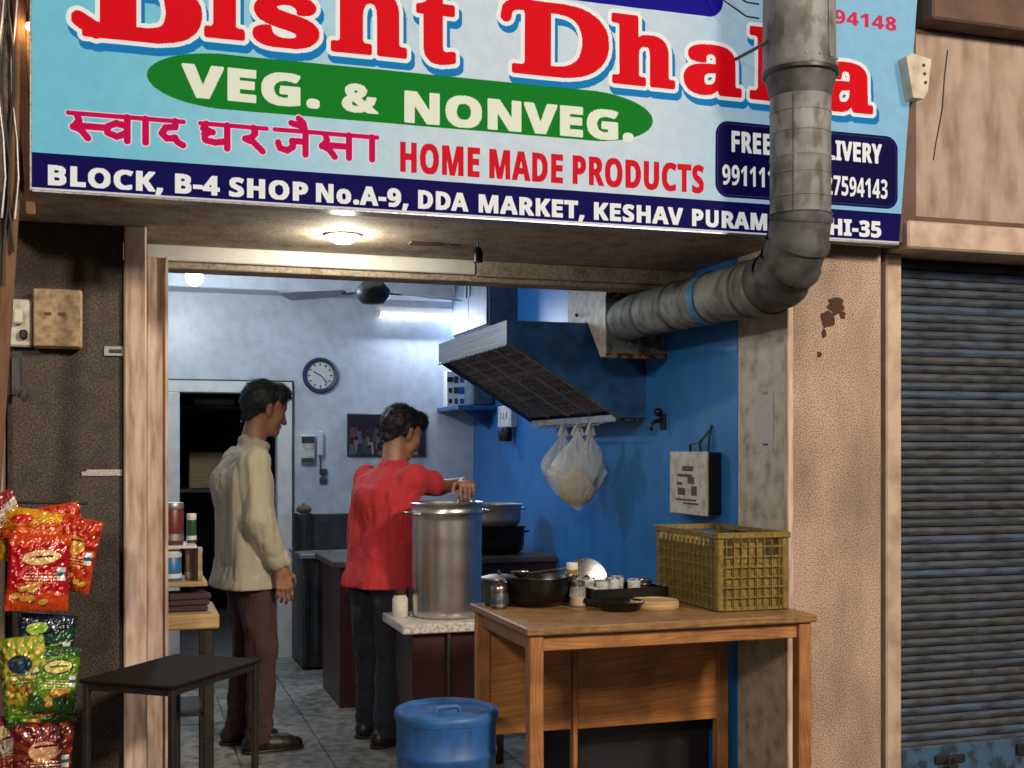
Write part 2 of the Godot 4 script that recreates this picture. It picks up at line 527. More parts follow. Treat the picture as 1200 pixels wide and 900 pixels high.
	M.poly.transparency = BaseMaterial3D.TRANSPARENCY_ALPHA
	M.poly.albedo_color.a = 0.42
	M.poly.backlight_enabled = true
	M.poly.backlight = Color(0.5, 0.5, 0.48)
	M.poly_fill = mat(Color(0.58, 0.5, 0.3), 0.7, 0.0, {"tex": T.blotch, "scale": 6.0})
	M.lit = mat(Color(0.9, 0.9, 0.9), 0.4, 0.0, {"emit": Color(0.82, 0.9, 1.0), "energy": 6.0})
	M.lit_bulb = mat(Color(0.9, 0.9, 0.9), 0.4, 0.0, {"emit": Color(0.9, 0.97, 1.0), "energy": 14.0})
	M.lit_down = mat(Color(0.9, 0.9, 0.9), 0.4, 0.0, {"emit": Color(1.0, 0.97, 0.9), "energy": 6.0})
	M.lit_warm = mat(Color(0.9, 0.9, 0.9), 0.4, 0.0, {"emit": Color(1.0, 0.72, 0.42), "energy": 30.0})
	M.asphalt = mat(Color(0.06, 0.058, 0.055), 0.9, 0.0, {"tex": T.speck, "scale": 0.8, "detail": T.blotch, "dscale": 0.1, "bump": T.speck, "height": 0.4})
	M.concrete = mat(Color(0.42, 0.38, 0.33), 0.85, 0.0, {"tex": T.blotch, "scale": 0.5, "detail": T.fine, "dscale": 1.3})
	M.tiles = []
	for c in [Color(0.34, 0.35, 0.33), Color(0.38, 0.385, 0.36), Color(0.30, 0.31, 0.30)]:
		M.tiles.append(mat(c, 0.35, 0.0, {"tex": T.stain, "scale": 0.9, "detail": T.marble, "dscale": 0.6}))
	M.cable = mat(Color(0.012, 0.012, 0.012), 0.6)
	M.sticker = mat(Color(0.6, 0.58, 0.54), 0.6, 0.0, {"tex": T.fine, "scale": 4.0})
	M.switch_cream = mat(Color(0.46, 0.36, 0.21), 0.6, 0.0, {"tex": T.stain, "scale": 3.0, "detail": T.blotch, "dscale": 3.0})
	M.alu = mat(Color(0.5, 0.5, 0.5), 0.35, 0.8, {"tex": T.fine, "scale": 2.0})

# ---------------------------------------------------------------- printing: filling and outlining letter shapes on an Image
var img: Image
var px := 1.0          # pixels per metre
var org := Vector2.ZERO   # world x of the left edge, world y of the top edge

func to_px(p: Vector2) -> Vector2:
	return Vector2((p.x - org.x) * px, (org.y - p.y) * px)

func fill(polys: Array, col: Color) -> void:
	var edges := []
	var y0 := 1e9
	var y1 := -1e9
	for poly: PackedVector2Array in polys:
		for i in poly.size():
			var a := to_px(poly[i])
			var b := to_px(poly[(i + 1) % poly.size()])
			y0 = minf(y0, a.y)
			y1 = maxf(y1, a.y)
			if a.y != b.y:
				edges.append([a, b] if a.y < b.y else [b, a, 1])
	for y in range(maxi(0, int(y0)), mini(img.get_height() - 1, int(y1) + 1) + 1):
		var c := y + 0.5
		var xs := []
		for e in edges:
			if e[0].y <= c and e[1].y > c:
				xs.append(Vector2(e[0].x + (e[1].x - e[0].x) * (c - e[0].y) / (e[1].y - e[0].y), -1 if e.size() > 2 else 1))
		xs.sort_custom(func(p, q): return p.x < q.x)
		var w := 0
		for i in xs.size() - 1:
			w += int(xs[i].y)
			if w != 0:
				var l := int(round(xs[i].x))
				var r := int(round(xs[i + 1].x))
				if r > l:
					img.fill_rect(Rect2i(l, y, r - l, 1), col)

func stamp(c: Vector2, r: float, col: Color) -> void:
	var k := int(r)
	for dy in range(-k, k + 1):
		var w := int(sqrt(maxf(0.0, r * r - dy * dy)))
		img.fill_rect(Rect2i(int(c.x) - w, int(c.y) + dy, 2 * w + 1, 1), col)

func stroke(line: Array, width: float, col: Color, closed := false) -> void:
	var r := width * 0.5 * px
	for i in line.size() - (0 if closed else 1):
		var a := to_px(line[i])
		var b := to_px(line[(i + 1) % line.size()])
		var n := maxi(1, int(a.distance_to(b) / maxf(1.0, r * 0.35)))
		for k in n + 1:
			stamp(a.lerp(b, float(k) / n), r, col)

func font(called: String) -> RID:
	if not cache.has(called):
		var f := SystemFont.new()
		f.font_names = PackedStringArray([called])
		f.font_weight = 700
		cache[called] = f
	return cache[called].get_rids()[0]

func glyph(called: String, ch: String) -> Array:   # [outlines in units of the em, y up; advance]
	var key := called + "/" + ch
	if cache.has(key):
		return cache[key]
	var ts := TextServerManager.get_primary_interface()
	var r := font(called)
	var gi := ts.font_get_glyph_index(r, 512, ch.unicode_at(0), 0)
	var d: Dictionary = ts.font_get_glyph_contours(r, 512, gi)
	var outl := []
	var start := 0
	for e: int in d.get("contours", PackedInt32Array()):
		var pts := []
		for i in range(start, e + 1):
			pts.append(d.points[i])
		start = e + 1
		var poly := PackedVector2Array()
		var n := pts.size()
		for i in n:
			var p: Vector3 = pts[i]
			var q: Vector3 = pts[(i + 1) % n]
			if p.z == 1.0:
				poly.append(Vector2(p.x, -p.y) / 512.0)
			else:
				var b: Vector3 = pts[(i + n - 1) % n]
				var s := Vector2(b.x, b.y) if b.z == 1.0 else Vector2(b.x + p.x, b.y + p.y) / 2.0
				var f := Vector2(q.x, q.y) if q.z == 1.0 else Vector2(q.x + p.x, q.y + p.y) / 2.0
				var m := Vector2(p.x, p.y)
				for k in range(1, 6):
					var t := k / 5.0
					var v := s.lerp(m, t).lerp(m.lerp(f, t), t)
					if not (q.z == 1.0 and k == 5):
						poly.append(Vector2(v.x, -v.y) / 512.0)
		outl.append(poly)
	cache[key] = [outl, ts.font_get_glyph_advance(r, 512, gi).x / 512.0]
	return cache[key]

func boxed(outl: Array, x0: float, x1: float, y0: float, y1: float) -> Array:   # outlines fitted to a rectangle
	var lo := Vector2(1e9, 1e9)
	var hi := -lo
	for poly: PackedVector2Array in outl:
		for p in poly:
			lo = lo.min(p)
			hi = hi.max(p)
	var res := []
	for poly: PackedVector2Array in outl:
		var q := PackedVector2Array()
		for p in poly:
			q.append(Vector2(remap(p.x, lo.x, hi.x, x0, x1), remap(p.y, lo.y, hi.y, y0, y1)))
		res.append(q)
	return res

func write(called: String, s: String, x0: float, x1: float, y0: float, cap: float, col: Color, fat := 0.0) -> void:
	var at := 0.0
	var all := []
	var lo := 1e9
	var hi := -1e9
	for ch in s:
		var g := glyph(called, ch)
		for poly: PackedVector2Array in g[0]:
			var q := PackedVector2Array()
			for p in poly:
				q.append(p + Vector2(at, 0))
				lo = minf(lo, p.x + at)
				hi = maxf(hi, p.x + at)
			all.append(q)
		at += g[1] + 0.02
	var k := cap / 0.714
	var res := []
	for poly: PackedVector2Array in all:
		var q := PackedVector2Array()
		for p in poly:
			q.append(Vector2(remap(p.x, lo, hi, x0, x1), y0 + p.y * k))
		res.append(q)
	fill(res, col)
	if fat > 0.0:
		for q: PackedVector2Array in res:
			stroke(Array(q), fat, col, true)

func rounded(x0: float, x1: float, y0: float, y1: float, rx: float, ry: float) -> PackedVector2Array:
	var q := PackedVector2Array()
	for c: Array in [[x1 - rx, y1 - ry, 0], [x0 + rx, y1 - ry, 1], [x0 + rx, y0 + ry, 2], [x1 - rx, y0 + ry, 3]]:
		for k in 13:
			var a: float = PI / 2 * (c[2] + k / 12.0)
			q.append(Vector2(c[0] + cos(a) * rx, c[1] + sin(a) * ry))
	return q

const SIGN_L := -0.28
const SIGN_R := 2.87
const SIGN_B := 2.187
const SIGN_T := 3.26

func print_sign() -> ImageTexture:
	px = 2048.0 / (SIGN_R - SIGN_L)
	org = Vector2(SIGN_L, SIGN_T)
	img = Image.create(2048, int((SIGN_T - SIGN_B) * px), false, Image.FORMAT_RGB8)
	# the printed ground: colour runs from cyan at the ends to paler in the middle of the banner, with print grain
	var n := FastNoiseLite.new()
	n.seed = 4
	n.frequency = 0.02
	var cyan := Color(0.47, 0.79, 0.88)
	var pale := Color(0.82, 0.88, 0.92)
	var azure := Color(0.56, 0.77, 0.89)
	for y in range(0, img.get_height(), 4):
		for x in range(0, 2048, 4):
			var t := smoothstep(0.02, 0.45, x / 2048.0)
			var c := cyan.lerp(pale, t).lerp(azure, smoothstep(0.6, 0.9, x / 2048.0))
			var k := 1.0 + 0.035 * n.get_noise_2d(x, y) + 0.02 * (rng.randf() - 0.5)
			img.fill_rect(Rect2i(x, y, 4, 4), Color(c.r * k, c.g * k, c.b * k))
	var navy := Color(0.075, 0.06, 0.33)
	var red := Color(0.89, 0.06, 0.12)
	var white := Color(0.96, 0.97, 0.96)
	# the shop's name: red letters with a white outline and a blue drop edge
	var bx := [["B", -0.13, 0.205, 2.668, 3.0], ["i", 0.228, 0.336, 2.704, 2.99], ["s", 0.376, 0.57, 2.694, 2.848], ["h", 0.622, 0.858, 2.7, 2.975], ["t", 0.905, 1.024, 2.692, 2.92],
		["D", 1.236, 1.573, 2.69, 2.925], ["h", 1.599, 1.824, 2.688, 2.918], ["a", 1.873, 2.087, 2.68, 2.845], ["b", 2.135, 2.37, 2.679, 2.93], ["a", 2.43, 2.636, 2.668, 2.838]]
	var letters := []
	for b in bx:
		letters.append(boxed(glyph("Droid Serif", b[0])[0], b[1], b[2], b[3], b[4]))
	var hooks := [[Vector2(1.29, 2.918), Vector2(1.235, 2.915), Vector2(1.212, 2.9), Vector2(1.207, 2.872)], [Vector2(-0.1, 2.69), Vector2(-0.15, 2.718)], [Vector2(-0.1, 2.676), Vector2(-0.15, 2.71)]]
	for pass_: Array in [[Color(0.1, 0.5, 0.76), 0.052, Vector2(0.008, -0.021)], [white, 0.046, Vector2.ZERO], [red, 0.017, Vector2.ZERO]]:
		for l: Array in letters:
			for poly: PackedVector2Array in l:
				var q := []
				for p in poly:
					q.append(p + pass_[2])
				stroke(q, pass_[1], pass_[0], true)
			if pass_[0] != white:
				var moved := []
				for poly: PackedVector2Array in l:
					var q := PackedVector2Array()
					for p in poly:
						q.append(p + pass_[2])
					moved.append(q)
				fill(moved, pass_[0])
		for h: Array in hooks:
			var q := []
			for p: Vector2 in h:
				q.append(p + pass_[2])
			stroke(q, pass_[1] + 0.022, pass_[0])
	# green lozenge
	fill([rounded(0.049, 1.746, 2.475, 2.648, 0.24, 0.086)], Color(0.09, 0.5, 0.16))
	var cream := Color(0.93, 0.95, 0.87)
	write("Droid Sans", "VEG.", 0.158, 0.575, 2.508, 0.094, cream, 0.012)
	write("Droid Sans", "&", 0.655, 0.766, 2.506, 0.084, cream, 0.008)
	write("Droid Sans", "NONVEG.", 0.862, 1.668, 2.488, 0.094, cream, 0.012)
	# the line in Devanagari, drawn stroke by stroke
	for pass_: Array in [[Color(0.93, 0.88, 0.93), 0.028], [Color(0.80, 0.06, 0.33), 0.0205]]:
		devanagari(-0.178, 0.158, [["s_half", 0.0], ["va", 1.05], ["aa", 2.15], ["da", 2.85]], 3.75, pass_[1], pass_[0])
		devanagari(0.209, 0.411, [["gha", 0.0], ["ra", 1.35]], 2.3, pass_[1], pass_[0])
		devanagari(0.437, 0.767, [["ja", 0.0], ["ai", 0.0], ["sa", 1.55], ["aa", 3.2]], 3.75, pass_[1], pass_[0])
	write("Droid Sans", "HOME", 0.845, 1.112, 2.322, 0.094, Color(0.84, 0.1, 0.17), 0.006)
	write("Droid Sans", "MADE", 1.15, 1.408, 2.322, 0.094, Color(0.84, 0.1, 0.17), 0.006)
	write("Droid Sans", "PRODUCTS", 1.448, 1.942, 2.324, 0.094, Color(0.84, 0.1, 0.17), 0.006)
	# dark plate with the telephone numbers
	fill([rounded(1.99, 2.752, 2.314, 2.586, 0.05, 0.05)], Color(0.07, 0.055, 0.27))
	for q in 2:
		stroke(Array(rounded(1.998, 2.744, 2.322, 2.578, 0.045, 0.045)), 0.003, Color(0.3, 0.36, 0.6), true)
	write("Droid Sans", "FREE", 2.055, 2.212, 2.48, 0.072, white, 0.004)
	write("Droid Sans", "DELIVERY", 2.36, 2.68, 2.482, 0.07, white, 0.004)
	write("Droid Sans", "991111", 2.018, 2.222, 2.36, 0.07, white, 0.003)
	write("Droid Sans", "27594143", 2.44, 2.707, 2.352, 0.07, white, 0.003)
	# the address band
	fill([PackedVector2Array([Vector2(-0.28, 2.187), Vector2(2.757, 2.187), Vector2(2.77, 2.299), Vector2(-0.28, 2.299)])], navy)
	for w: Array in [["BLOCK,", -0.233, 0.15], ["B-4", 0.178, 0.265], ["SHOP", 0.298, 0.54], ["No.A-9,", 0.57, 0.868], ["DDA", 0.905, 1.072], ["MARKET,", 1.112, 1.487], ["KESHAV", 1.527, 1.861], ["PURAM,", 1.9, 2.225], ["DELHI-35", 2.3, 2.677]]:
		write("Droid Sans", w[0], w[1] if w[0] != "B-4" else 0.135, w[2] if w[0] != "BLOCK," else 0.095, 2.206, 0.056, white, 0.005)
	img.fill_rect(Rect2i(0, img.get_height() - 4, 2048, 4), Color(0.85, 0.86, 0.9))
	# bar and number on the upper edge
	fill([rounded(1.3, 2.02, 2.952, 3.1, 0.06, 0.06)], Color(0.09, 0.08, 0.55))
	write("Droid Sans", "27594148", 2.31, 2.745, 2.985, 0.05, Color(0.84, 0.2, 0.35), 0.002)
	return ImageTexture.create_from_image(img)

func devanagari(x0: float, x1: float, word: Array, units: float, width: float, col: Color) -> void:
	var k := (x1 - x0) / units
	var yb := 2.353
	var h := 0.072
	var pt := func(x: float, y: float) -> Vector2: return Vector2(x0 + x * k, yb + y * h)
	stroke([pt.call(0.0, 1.0), pt.call(units, 1.0)], width * 0.72, col)
	var shapes := {
		"s_half": [[0.28, 0.95, 0.34, 0.72, 0.22, 0.5, 0.16, 0.44], [0.16, 0.46, 0.42, 0.3, 0.62, 0.0], [0.3, 0.5, 1.1, 0.5]],
		"sa": [[0.28, 0.95, 0.34, 0.72, 0.22, 0.5, 0.16, 0.44], [0.16, 0.46, 0.42, 0.3, 0.62, 0.0], [0.3, 0.5, 1.15, 0.5], [1.15, 1.0, 1.15, 0.0]],
		"va": [[0.85, 0.62, 0.5, 0.72, 0.2, 0.55, 0.2, 0.3, 0.5, 0.16, 0.85, 0.36], [0.85, 1.0, 0.85, 0.0]],
		"aa": [[0.35, 1.0, 0.35, 0.0]],
		"da": [[0.62, 1.0, 0.62, 0.76, 0.3, 0.7, 0.18, 0.45, 0.35, 0.24, 0.62, 0.3], [0.58, 0.3, 0.7, 0.12, 0.88, 0.0]],
		"gha": [[0.2, 1.0, 0.1, 0.8, 0.3, 0.7, 0.42, 0.66], [0.36, 0.66, 0.14, 0.56, 0.16, 0.3, 0.5, 0.22, 0.92, 0.32], [0.92, 1.0, 0.92, 0.0]],
		"ra": [[0.5, 1.0, 0.56, 0.76, 0.42, 0.56, 0.2, 0.5], [0.2, 0.5, 0.5, 0.36, 0.82, 0.0]],
		"ja": [[1.1, 1.0, 1.1, 0.0], [1.1, 0.56, 0.62, 0.56, 0.66, 0.3, 0.45, 0.12, 0.2, 0.2, 0.12, 0.46]],
		"ai": [[1.1, 1.0, 0.95, 1.24, 0.6, 1.34], [1.1, 1.0, 1.02, 1.4, 0.86, 1.56]],
	}
	for w in word:
		for s: Array in shapes[w[0]]:
			var line := []
			for i in range(0, s.size(), 2):
				line.append(pt.call(s[i] + w[1], s[i + 1]))
			stroke(line, width, col)


# ---------------------------------------------------------------- the scene
const W := 2.35      # the kitchen's right-hand wall
const BACK := -3.9   # the kitchen's back wall

func _ready() -> void:
	rng.seed = 77
	camera_and_light()
	make_materials()
	building()
	neighbour()
	sign_board()
	duct_and_hood()
	kitchen()
	work_table()
	men()
	shop_front()
	small_things()

func camera_and_light() -> void:
	var cam := Camera3D.new()
	cam.name = "camera"
	cam.projection = Camera3D.PROJECTION_FRUSTUM
	cam.near = 0.1
	cam.far = 400.0
	cam.size = 0.1 * 900.0 / 1400.0
	cam.frustum_offset = Vector2(0, 0.1 * 80.0 / 1400.0)
	cam.position = Vector3(0, 1.40, 4.364)
	cam.rotation_degrees = Vector3(0, -17.726, 0)
	add_child(cam)
	cam.current = true
	var sky := ProceduralSkyMaterial.new()
	sky.sky_top_color = Color(0.10, 0.12, 0.2)
	sky.sky_horizon_color = Color(0.3, 0.25, 0.22)
	sky.ground_bottom_color = Color(0.05, 0.05, 0.05)
	sky.ground_horizon_color = Color(0.2, 0.17, 0.15)
	var env := Environment.new()
	env.background_mode = Environment.BG_SKY
	env.sky = Sky.new()
	env.sky.sky_material = sky
	env.background_energy_multiplier = 1.1
	env.tonemap_mode = Environment.TONE_MAPPER_LINEAR
	env.tonemap_exposure = 1.0
	env.sdfgi_enabled = true
	env.ssao_enabled = true
	env.ssil_enabled = true
	var we := WorldEnvironment.new()
	we.name = "environment"
	we.environment = env
	add_child(we)
	var sun := DirectionalLight3D.new()   # what is left of the dusk: hardly more than moonlight
	sun.name = "moonlight"
	sun.light_energy = 0.03
	sun.light_color = Color(0.75, 0.82, 1.0)
	sun.light_angular_distance = 10.0
	sun.shadow_enabled = true
	sun.rotation_degrees = Vector3(-50, 25, 0)
	add_child(sun)

func omni(parent: Node3D, at: Vector3, e: float, c: Color, size: float) -> void:
	var l := OmniLight3D.new()
	l.name = "glow_light"
	l.light_energy = e
	l.light_color = c
	l.light_size = size
	l.omni_range = 30.0
	l.omni_attenuation = 2.0
	l.shadow_enabled = true
	l.position = at
	parent.add_child(l)

func area(parent: Node3D, at: Vector3, rot: Vector3, size: Vector2, e: float, c: Color) -> void:
	var l := AreaLight3D.new()
	l.name = "panel_light"
	l.area_size = size
	l.light_energy = e
	l.light_color = c
	l.area_range = 30.0
	l.area_attenuation = 2.0
	l.shadow_enabled = true
	l.position = at
	l.rotation_degrees = rot
	parent.add_child(l)

func building() -> void:
	var gs := newst()
	add_box(gs, Vector3(0, -0.17, 0), Vector3(160, 0.1, 160), 0.0)
	structure("ground", gs.commit(), M.asphalt)
	structure("pavement", boxes([[Vector3(-6, -0.125, -0.42), Vector3(9, 0.0, 1.0)]], 0.01), M.concrete)
	var fl := structure("floor", boxes([[Vector3(-0.05, -0.125, -4.0), Vector3(W + 0.1, -0.010, -0.424)]], 0.0), M.concrete)
	var ts := 0.40
	for i in 6:
		for j in 9:
			part(fl, "tile", box(Vector3(ts - 0.005, 0.014, ts - 0.005), 0.0015), M.tiles[rng.randi() % 3], Vector3(0.07 + ts * (i + 0.5), -0.005, -0.43 - ts * (j + 0.5)))
	var b := thing("shop_building", "open fronted shop with blue side wall and tan stone pillar", "building")
	var bw := part(b, "back_wall", boxes([[Vector3(0.0, 0, BACK - 0.12), Vector3(0.312, 2.75, BACK)], [Vector3(0.958, 0, BACK - 0.12), Vector3(W + 0.1, 2.75, BACK)], [Vector3(0.312, 1.80, BACK - 0.12), Vector3(0.958, 2.75, BACK)]], 0.0), M.wall)
	bw.set_meta("label", "pale lavender grey painted back wall")
	pbox(b, "ceiling_beam", Vector3(0.02, 2.47, BACK), Vector3(W, 2.75, BACK + 0.26), M.wall, 0.006)
	pbox(b, "ceiling", Vector3(-0.1, 2.75, BACK - 0.1), Vector3(W + 0.15, 2.87, -0.384), M.wall)
	var sw := pbox(b, "side_wall", Vector3(W, -0.01, BACK - 0.1), Vector3(W + 0.15, 2.75, 0.02), M.blue)
	sw.set_meta("label", "glossy blue painted side wall")
	pbox(b, "side_wall", Vector3(-0.12, -0.01, BACK - 0.1), Vector3(0.02, 2.75, -0.4), M.wall)
	var df := part(b, "door_frame", boxes([[Vector3(0.236, 0, BACK), Vector3(0.314, 1.80, BACK + 0.035)], [Vector3(0.956, 0, BACK), Vector3(1.054, 1.80, BACK + 0.035)], [Vector3(0.236, 1.80, BACK), Vector3(1.054, 1.878, BACK + 0.035)]], 0.005), M.white)
	pbox(df, "architrave", Vector3(0.225, 1.878, BACK), Vector3(1.065, 1.89, BACK + 0.02), M.grey_metal, 0.002)
	pbox(df, "architrave", Vector3(1.054, 0, BACK), Vector3(1.066, 1.878, BACK + 0.02), M.grey_metal, 0.002)
	part(b, "store_room", boxes([[Vector3(-2.1, -0.01, -10.1), Vector3(3.0, 2.3, -10.0)], [Vector3(-2.2, -0.01, -10.1), Vector3(-2.1, 2.3, BACK - 0.12)], [Vector3(3.0, -0.01, -10.1), Vector3(3.1, 2.3, BACK - 0.12)], [Vector3(-2.2, 2.3, -10.1), Vector3(3.1, 2.4, BACK - 0.12)], [Vector3(-2.1, -0.05, -10.1), Vector3(3.0, -0.01, BACK - 0.1)], [Vector3(-2.2, -0.01, BACK - 0.12), Vector3(-0.12, 2.3, BACK)], [Vector3(W + 0.16, -0.01, BACK - 0.12), Vector3(3.1, 2.3, BACK)]], 0.0), M.store)
	var sr := part(b, "store_shelf", boxes([[Vector3(0.2, 1.72, -5.2), Vector3(1.6, 1.75, -4.8)], [Vector3(0.2, 1.1, -5.2), Vector3(1.6, 1.13, -4.8)], [Vector3(0.2, 0, -5.2), Vector3(0.25, 1.72, -4.8)], [Vector3(1.55, 0, -5.2), Vector3(1.6, 1.72, -4.8)]], 0.003), M.grey_metal)
	pbox(sr, "carton", Vector3(0.45, 1.751, -5.1), Vector3(0.75, 1.80, -4.85), M.white, 0.004)
	pbox(sr, "carton", Vector3(0.42, 1.131, -5.1), Vector3(0.7, 1.4, -4.85), M.pale_wood, 0.004)
	# canopy over the shop front
	pbox(b, "canopy", Vector3(-0.45, 2.19, -0.384), Vector3(2.78, 2.72, 0.44), M.soffit, 0.006)
	pbox(b, "parapet", Vector3(-1.6, 2.72, -0.5), Vector3(2.84, 5.2, 0.34), M.plaster, 0.006)
	pbox(b, "lintel", Vector3(0.0, 2.105, -0.52), Vector3(W, 2.75, -0.386), M.soffit, 0.004)
	var lb := pbox(b, "lintel_bar", Vector3(0.058, 2.13, -0.385), Vector3(1.352, 2.189, -0.355), M.white, 0.004)
	lb.set_meta("label", "white metal bar under the lintel")
	pbox(b, "lintel_bar", Vector3(1.356, 2.125, -0.385), Vector3(W, 2.189, -0.36), M.soffit, 0.004)
	var lp := pbox(b, "pillar", Vector3(-0.021, -0.01, -0.30), Vector3(0.055, 2.19, 0.0), M.pink, 0.006)
	lp.set_meta("label", "narrow pinkish plastered pillar")
	pbox(b, "shutter_guide", Vector3(0.0, -0.01, -0.40), Vector3(0.136, 2.13, -0.302), M.pink, 0.004)
	pbox(b, "shutter_guide", Vector3(0.060, -0.01, -0.302), Vector3(0.071, 2.13, -0.285), M.pink, 0.002)
	pbox(b, "shutter_guide", Vector3(0.124, -0.01, -0.302), Vector3(0.136, 2.13, -0.285), M.pink, 0.002)
	var rp := pbox(b, "pillar", Vector3(W + 0.004, -0.01, 0.024), Vector3(2.762, 2.19, 0.41), M.tan, 0.008)
	rp.set_meta("label", "broad tan stone chip pillar")
	var rt := pbox(b, "painted_return", Vector3(W, -0.01, 0.026), Vector3(W + 0.004, 2.19, 0.385), M.cream, 0.001)
	rt.set_meta("label", "cream painted inner side of the tan pillar")
	pbox(b, "corner_bead", Vector3(W - 0.002, -0.01, 0.385), Vector3(W + 0.022, 2.19, 0.416), M.pink, 0.004)
	# a broken patch in the stone face
	var pmat := mat(Color(0.12, 0.065, 0.04), 0.9, 0.0, {"tex": T.granite, "scale": 7.0})
	for q: Array in [[2.555, 1.955, 0.04, 0.034], [2.525, 1.91, 0.034, 0.04], [2.505, 1.85, 0.013, 0.022], [2.585, 1.92, 0.014, 0.016], [2.485, 1.77, 0.012, 0.012]]:
		var patch := []
		for k in 18:
			var a := TAU * k / 18.0
			var w := 0.62 + 0.55 * rng.randf()
			patch.append(Vector2(q[0] + q[2] * cos(a) * w, q[1] + q[3] * sin(a) * w))
		var pm := part(b, "chipped_patch", prism(patch, Vector3(0, 0, 0.4095), Vector3.RIGHT, Vector3.UP, Vector3(0, 0, 0.0025)), pmat)
		pm.set_meta("label", "brown patch where the stone face is chipped")
	# dark stone cladding left of the narrow pillar
	pbox(b, "stone_panel", Vector3(-0.40, -0.01, -0.15), Vector3(-0.024, 2.19, -0.032), M.dark_stone, 0.004)
	pbox(b, "party_wall", Vector3(-1.6, -0.01, -0.4), Vector3(-0.405, 2.72, 0.05), M.plaster, 0.01)
	# stains left by an old fitting on the soffit
	var sm := mat(Color(0.13, 0.06, 0.035), 0.9, 0.0, {"tex": T.blotch, "scale": 8.0})
	pbox(b, "old_fixing_plate", Vector3(1.0, 2.184, -0.06), Vector3(1.1, 2.192, 0.0), sm, 0.002)
	pbox(b, "old_fixing_plate", Vector3(1.15, 2.185, -0.05), Vector3(1.2, 2.192, -0.02), sm, 0.002)

func neighbour() -> void:
	var n := thing("neighbour_building", "closed shop front next door, beige upper wall with brown fascia", "building")
	pbox(n, "upper_wall", Vector3(2.852, 2.285, 0.1), Vector3(6.0, 3.02, 0.49), M.plaster, 0.006)
	pbox(n, "beam", Vector3(2.79, 2.17, 0.1), Vector3(6.0, 2.275, 0.535), M.guide, 0.008)
	pbox(n, "ledge", Vector3(2.85, 2.275, 0.1), Vector3(6.0, 2.30, 0.50), M.fascia, 0.004)
	pbox(n, "fascia", Vector3(2.852, 3.02, 0.1), Vector3(6.0, 3.16, 0.60), M.fascia, 0.008)
	pbox(n, "fascia", Vector3(2.852, 3.165, 0.1), Vector3(6.0, 5.2, 0.53), M.fascia, 0.008)
	pbox(n, "end_wall", Vector3(4.6, -0.01, -0.2), Vector3(6.0, 2.17, 0.42), M.tan, 0.01)
	pbox(n, "inner_wall", Vector3(2.78, -0.01, -0.2), Vector3(4.6, 2.17, 0.2), M.store, 0.0)
	part(n, "crack", tube([Vector3(3.0, 2.95, 0.491), Vector3(2.985, 2.84, 0.491), Vector3(2.975, 2.72, 0.492), Vector3(2.945, 2.58, 0.491), Vector3(2.935, 2.52, 0.491)], 0.0028, 5), M.cable)
	var s := thing("rolling_shutter", "closed dark grey rolling shutter with blue bottom rail", "shutter", Vector3(0, 0, 0))
	var y := 0.235
	var sl := slat_mesh(1.76, 0.034)
	while y < 2.17:
		var r := rng.randf()
		part(s, "slat", sl, M.shutter if r < 0.6 else (M.shutter_b if r < 0.8 else M.shutter_c), Vector3(3.735, y + 0.0008 * (rng.randf() - 0.5), 0.33 + 0.004 * (rng.randf() - 0.5)), Vector3(3.0 * (rng.randf() - 0.5), 0.10 * (rng.randf() - 0.5), 0.05 * (rng.randf() - 0.5)))
		y += 0.034
	pbox(s, "bottom_rail", Vector3(2.86, 0.0, 0.318), Vector3(4.6, 0.232, 0.345), M.shutter_rail, 0.006)
	var g := pbox(s, "guide_channel", Vector3(2.786, -0.01, 0.22), Vector3(2.856, 2.17, 0.405), M.guide, 0.006)
	g.set_meta("label", "tan painted shutter guide channel")
	pbox(s, "guide_channel", Vector3(4.53, -0.01, 0.22), Vector3(4.598, 2.17, 0.405), M.guide, 0.006)
	var lk := part(s, "padlock", box(Vector3(0.05, 0.05, 0.022), 0.006), M.iron, Vector3(3.115, 0.135, 0.372))
	part(lk, "shackle", tube([Vector3(-0.015, 0.02, 0), Vector3(-0.015, 0.045, 0), Vector3(0, 0.056, 0), Vector3(0.015, 0.045, 0), Vector3(0.015, 0.02, 0)], 0.004, 8), M.iron)
	pbox(s, "hasp", Vector3(3.05, 0.16, 0.345), Vector3(3.19, 0.19, 0.358), M.iron, 0.003)
	pbox(s, "handle", Vector3(3.44, 0.17, 0.345), Vector3(3.49, 0.21, 0.365), M.iron, 0.004)

func slat_mesh(length: float, h: float) -> Mesh:
	var prof := []
	for k in 7:
		var t := k / 6.0
		prof.append(Vector2(0.004 + 0.007 * sin(PI * t), -h / 2 + 0.0025 + (h - 0.004) * t))
	prof.append(Vector2(-0.006, h / 2 - 0.0015))
	prof.append(Vector2(-0.006, -h / 2 + 0.0025))
	return prism(prof, Vector3(-length / 2, 0, 0), Vector3(0, 0, 1), Vector3.UP, Vector3(length, 0, 0))

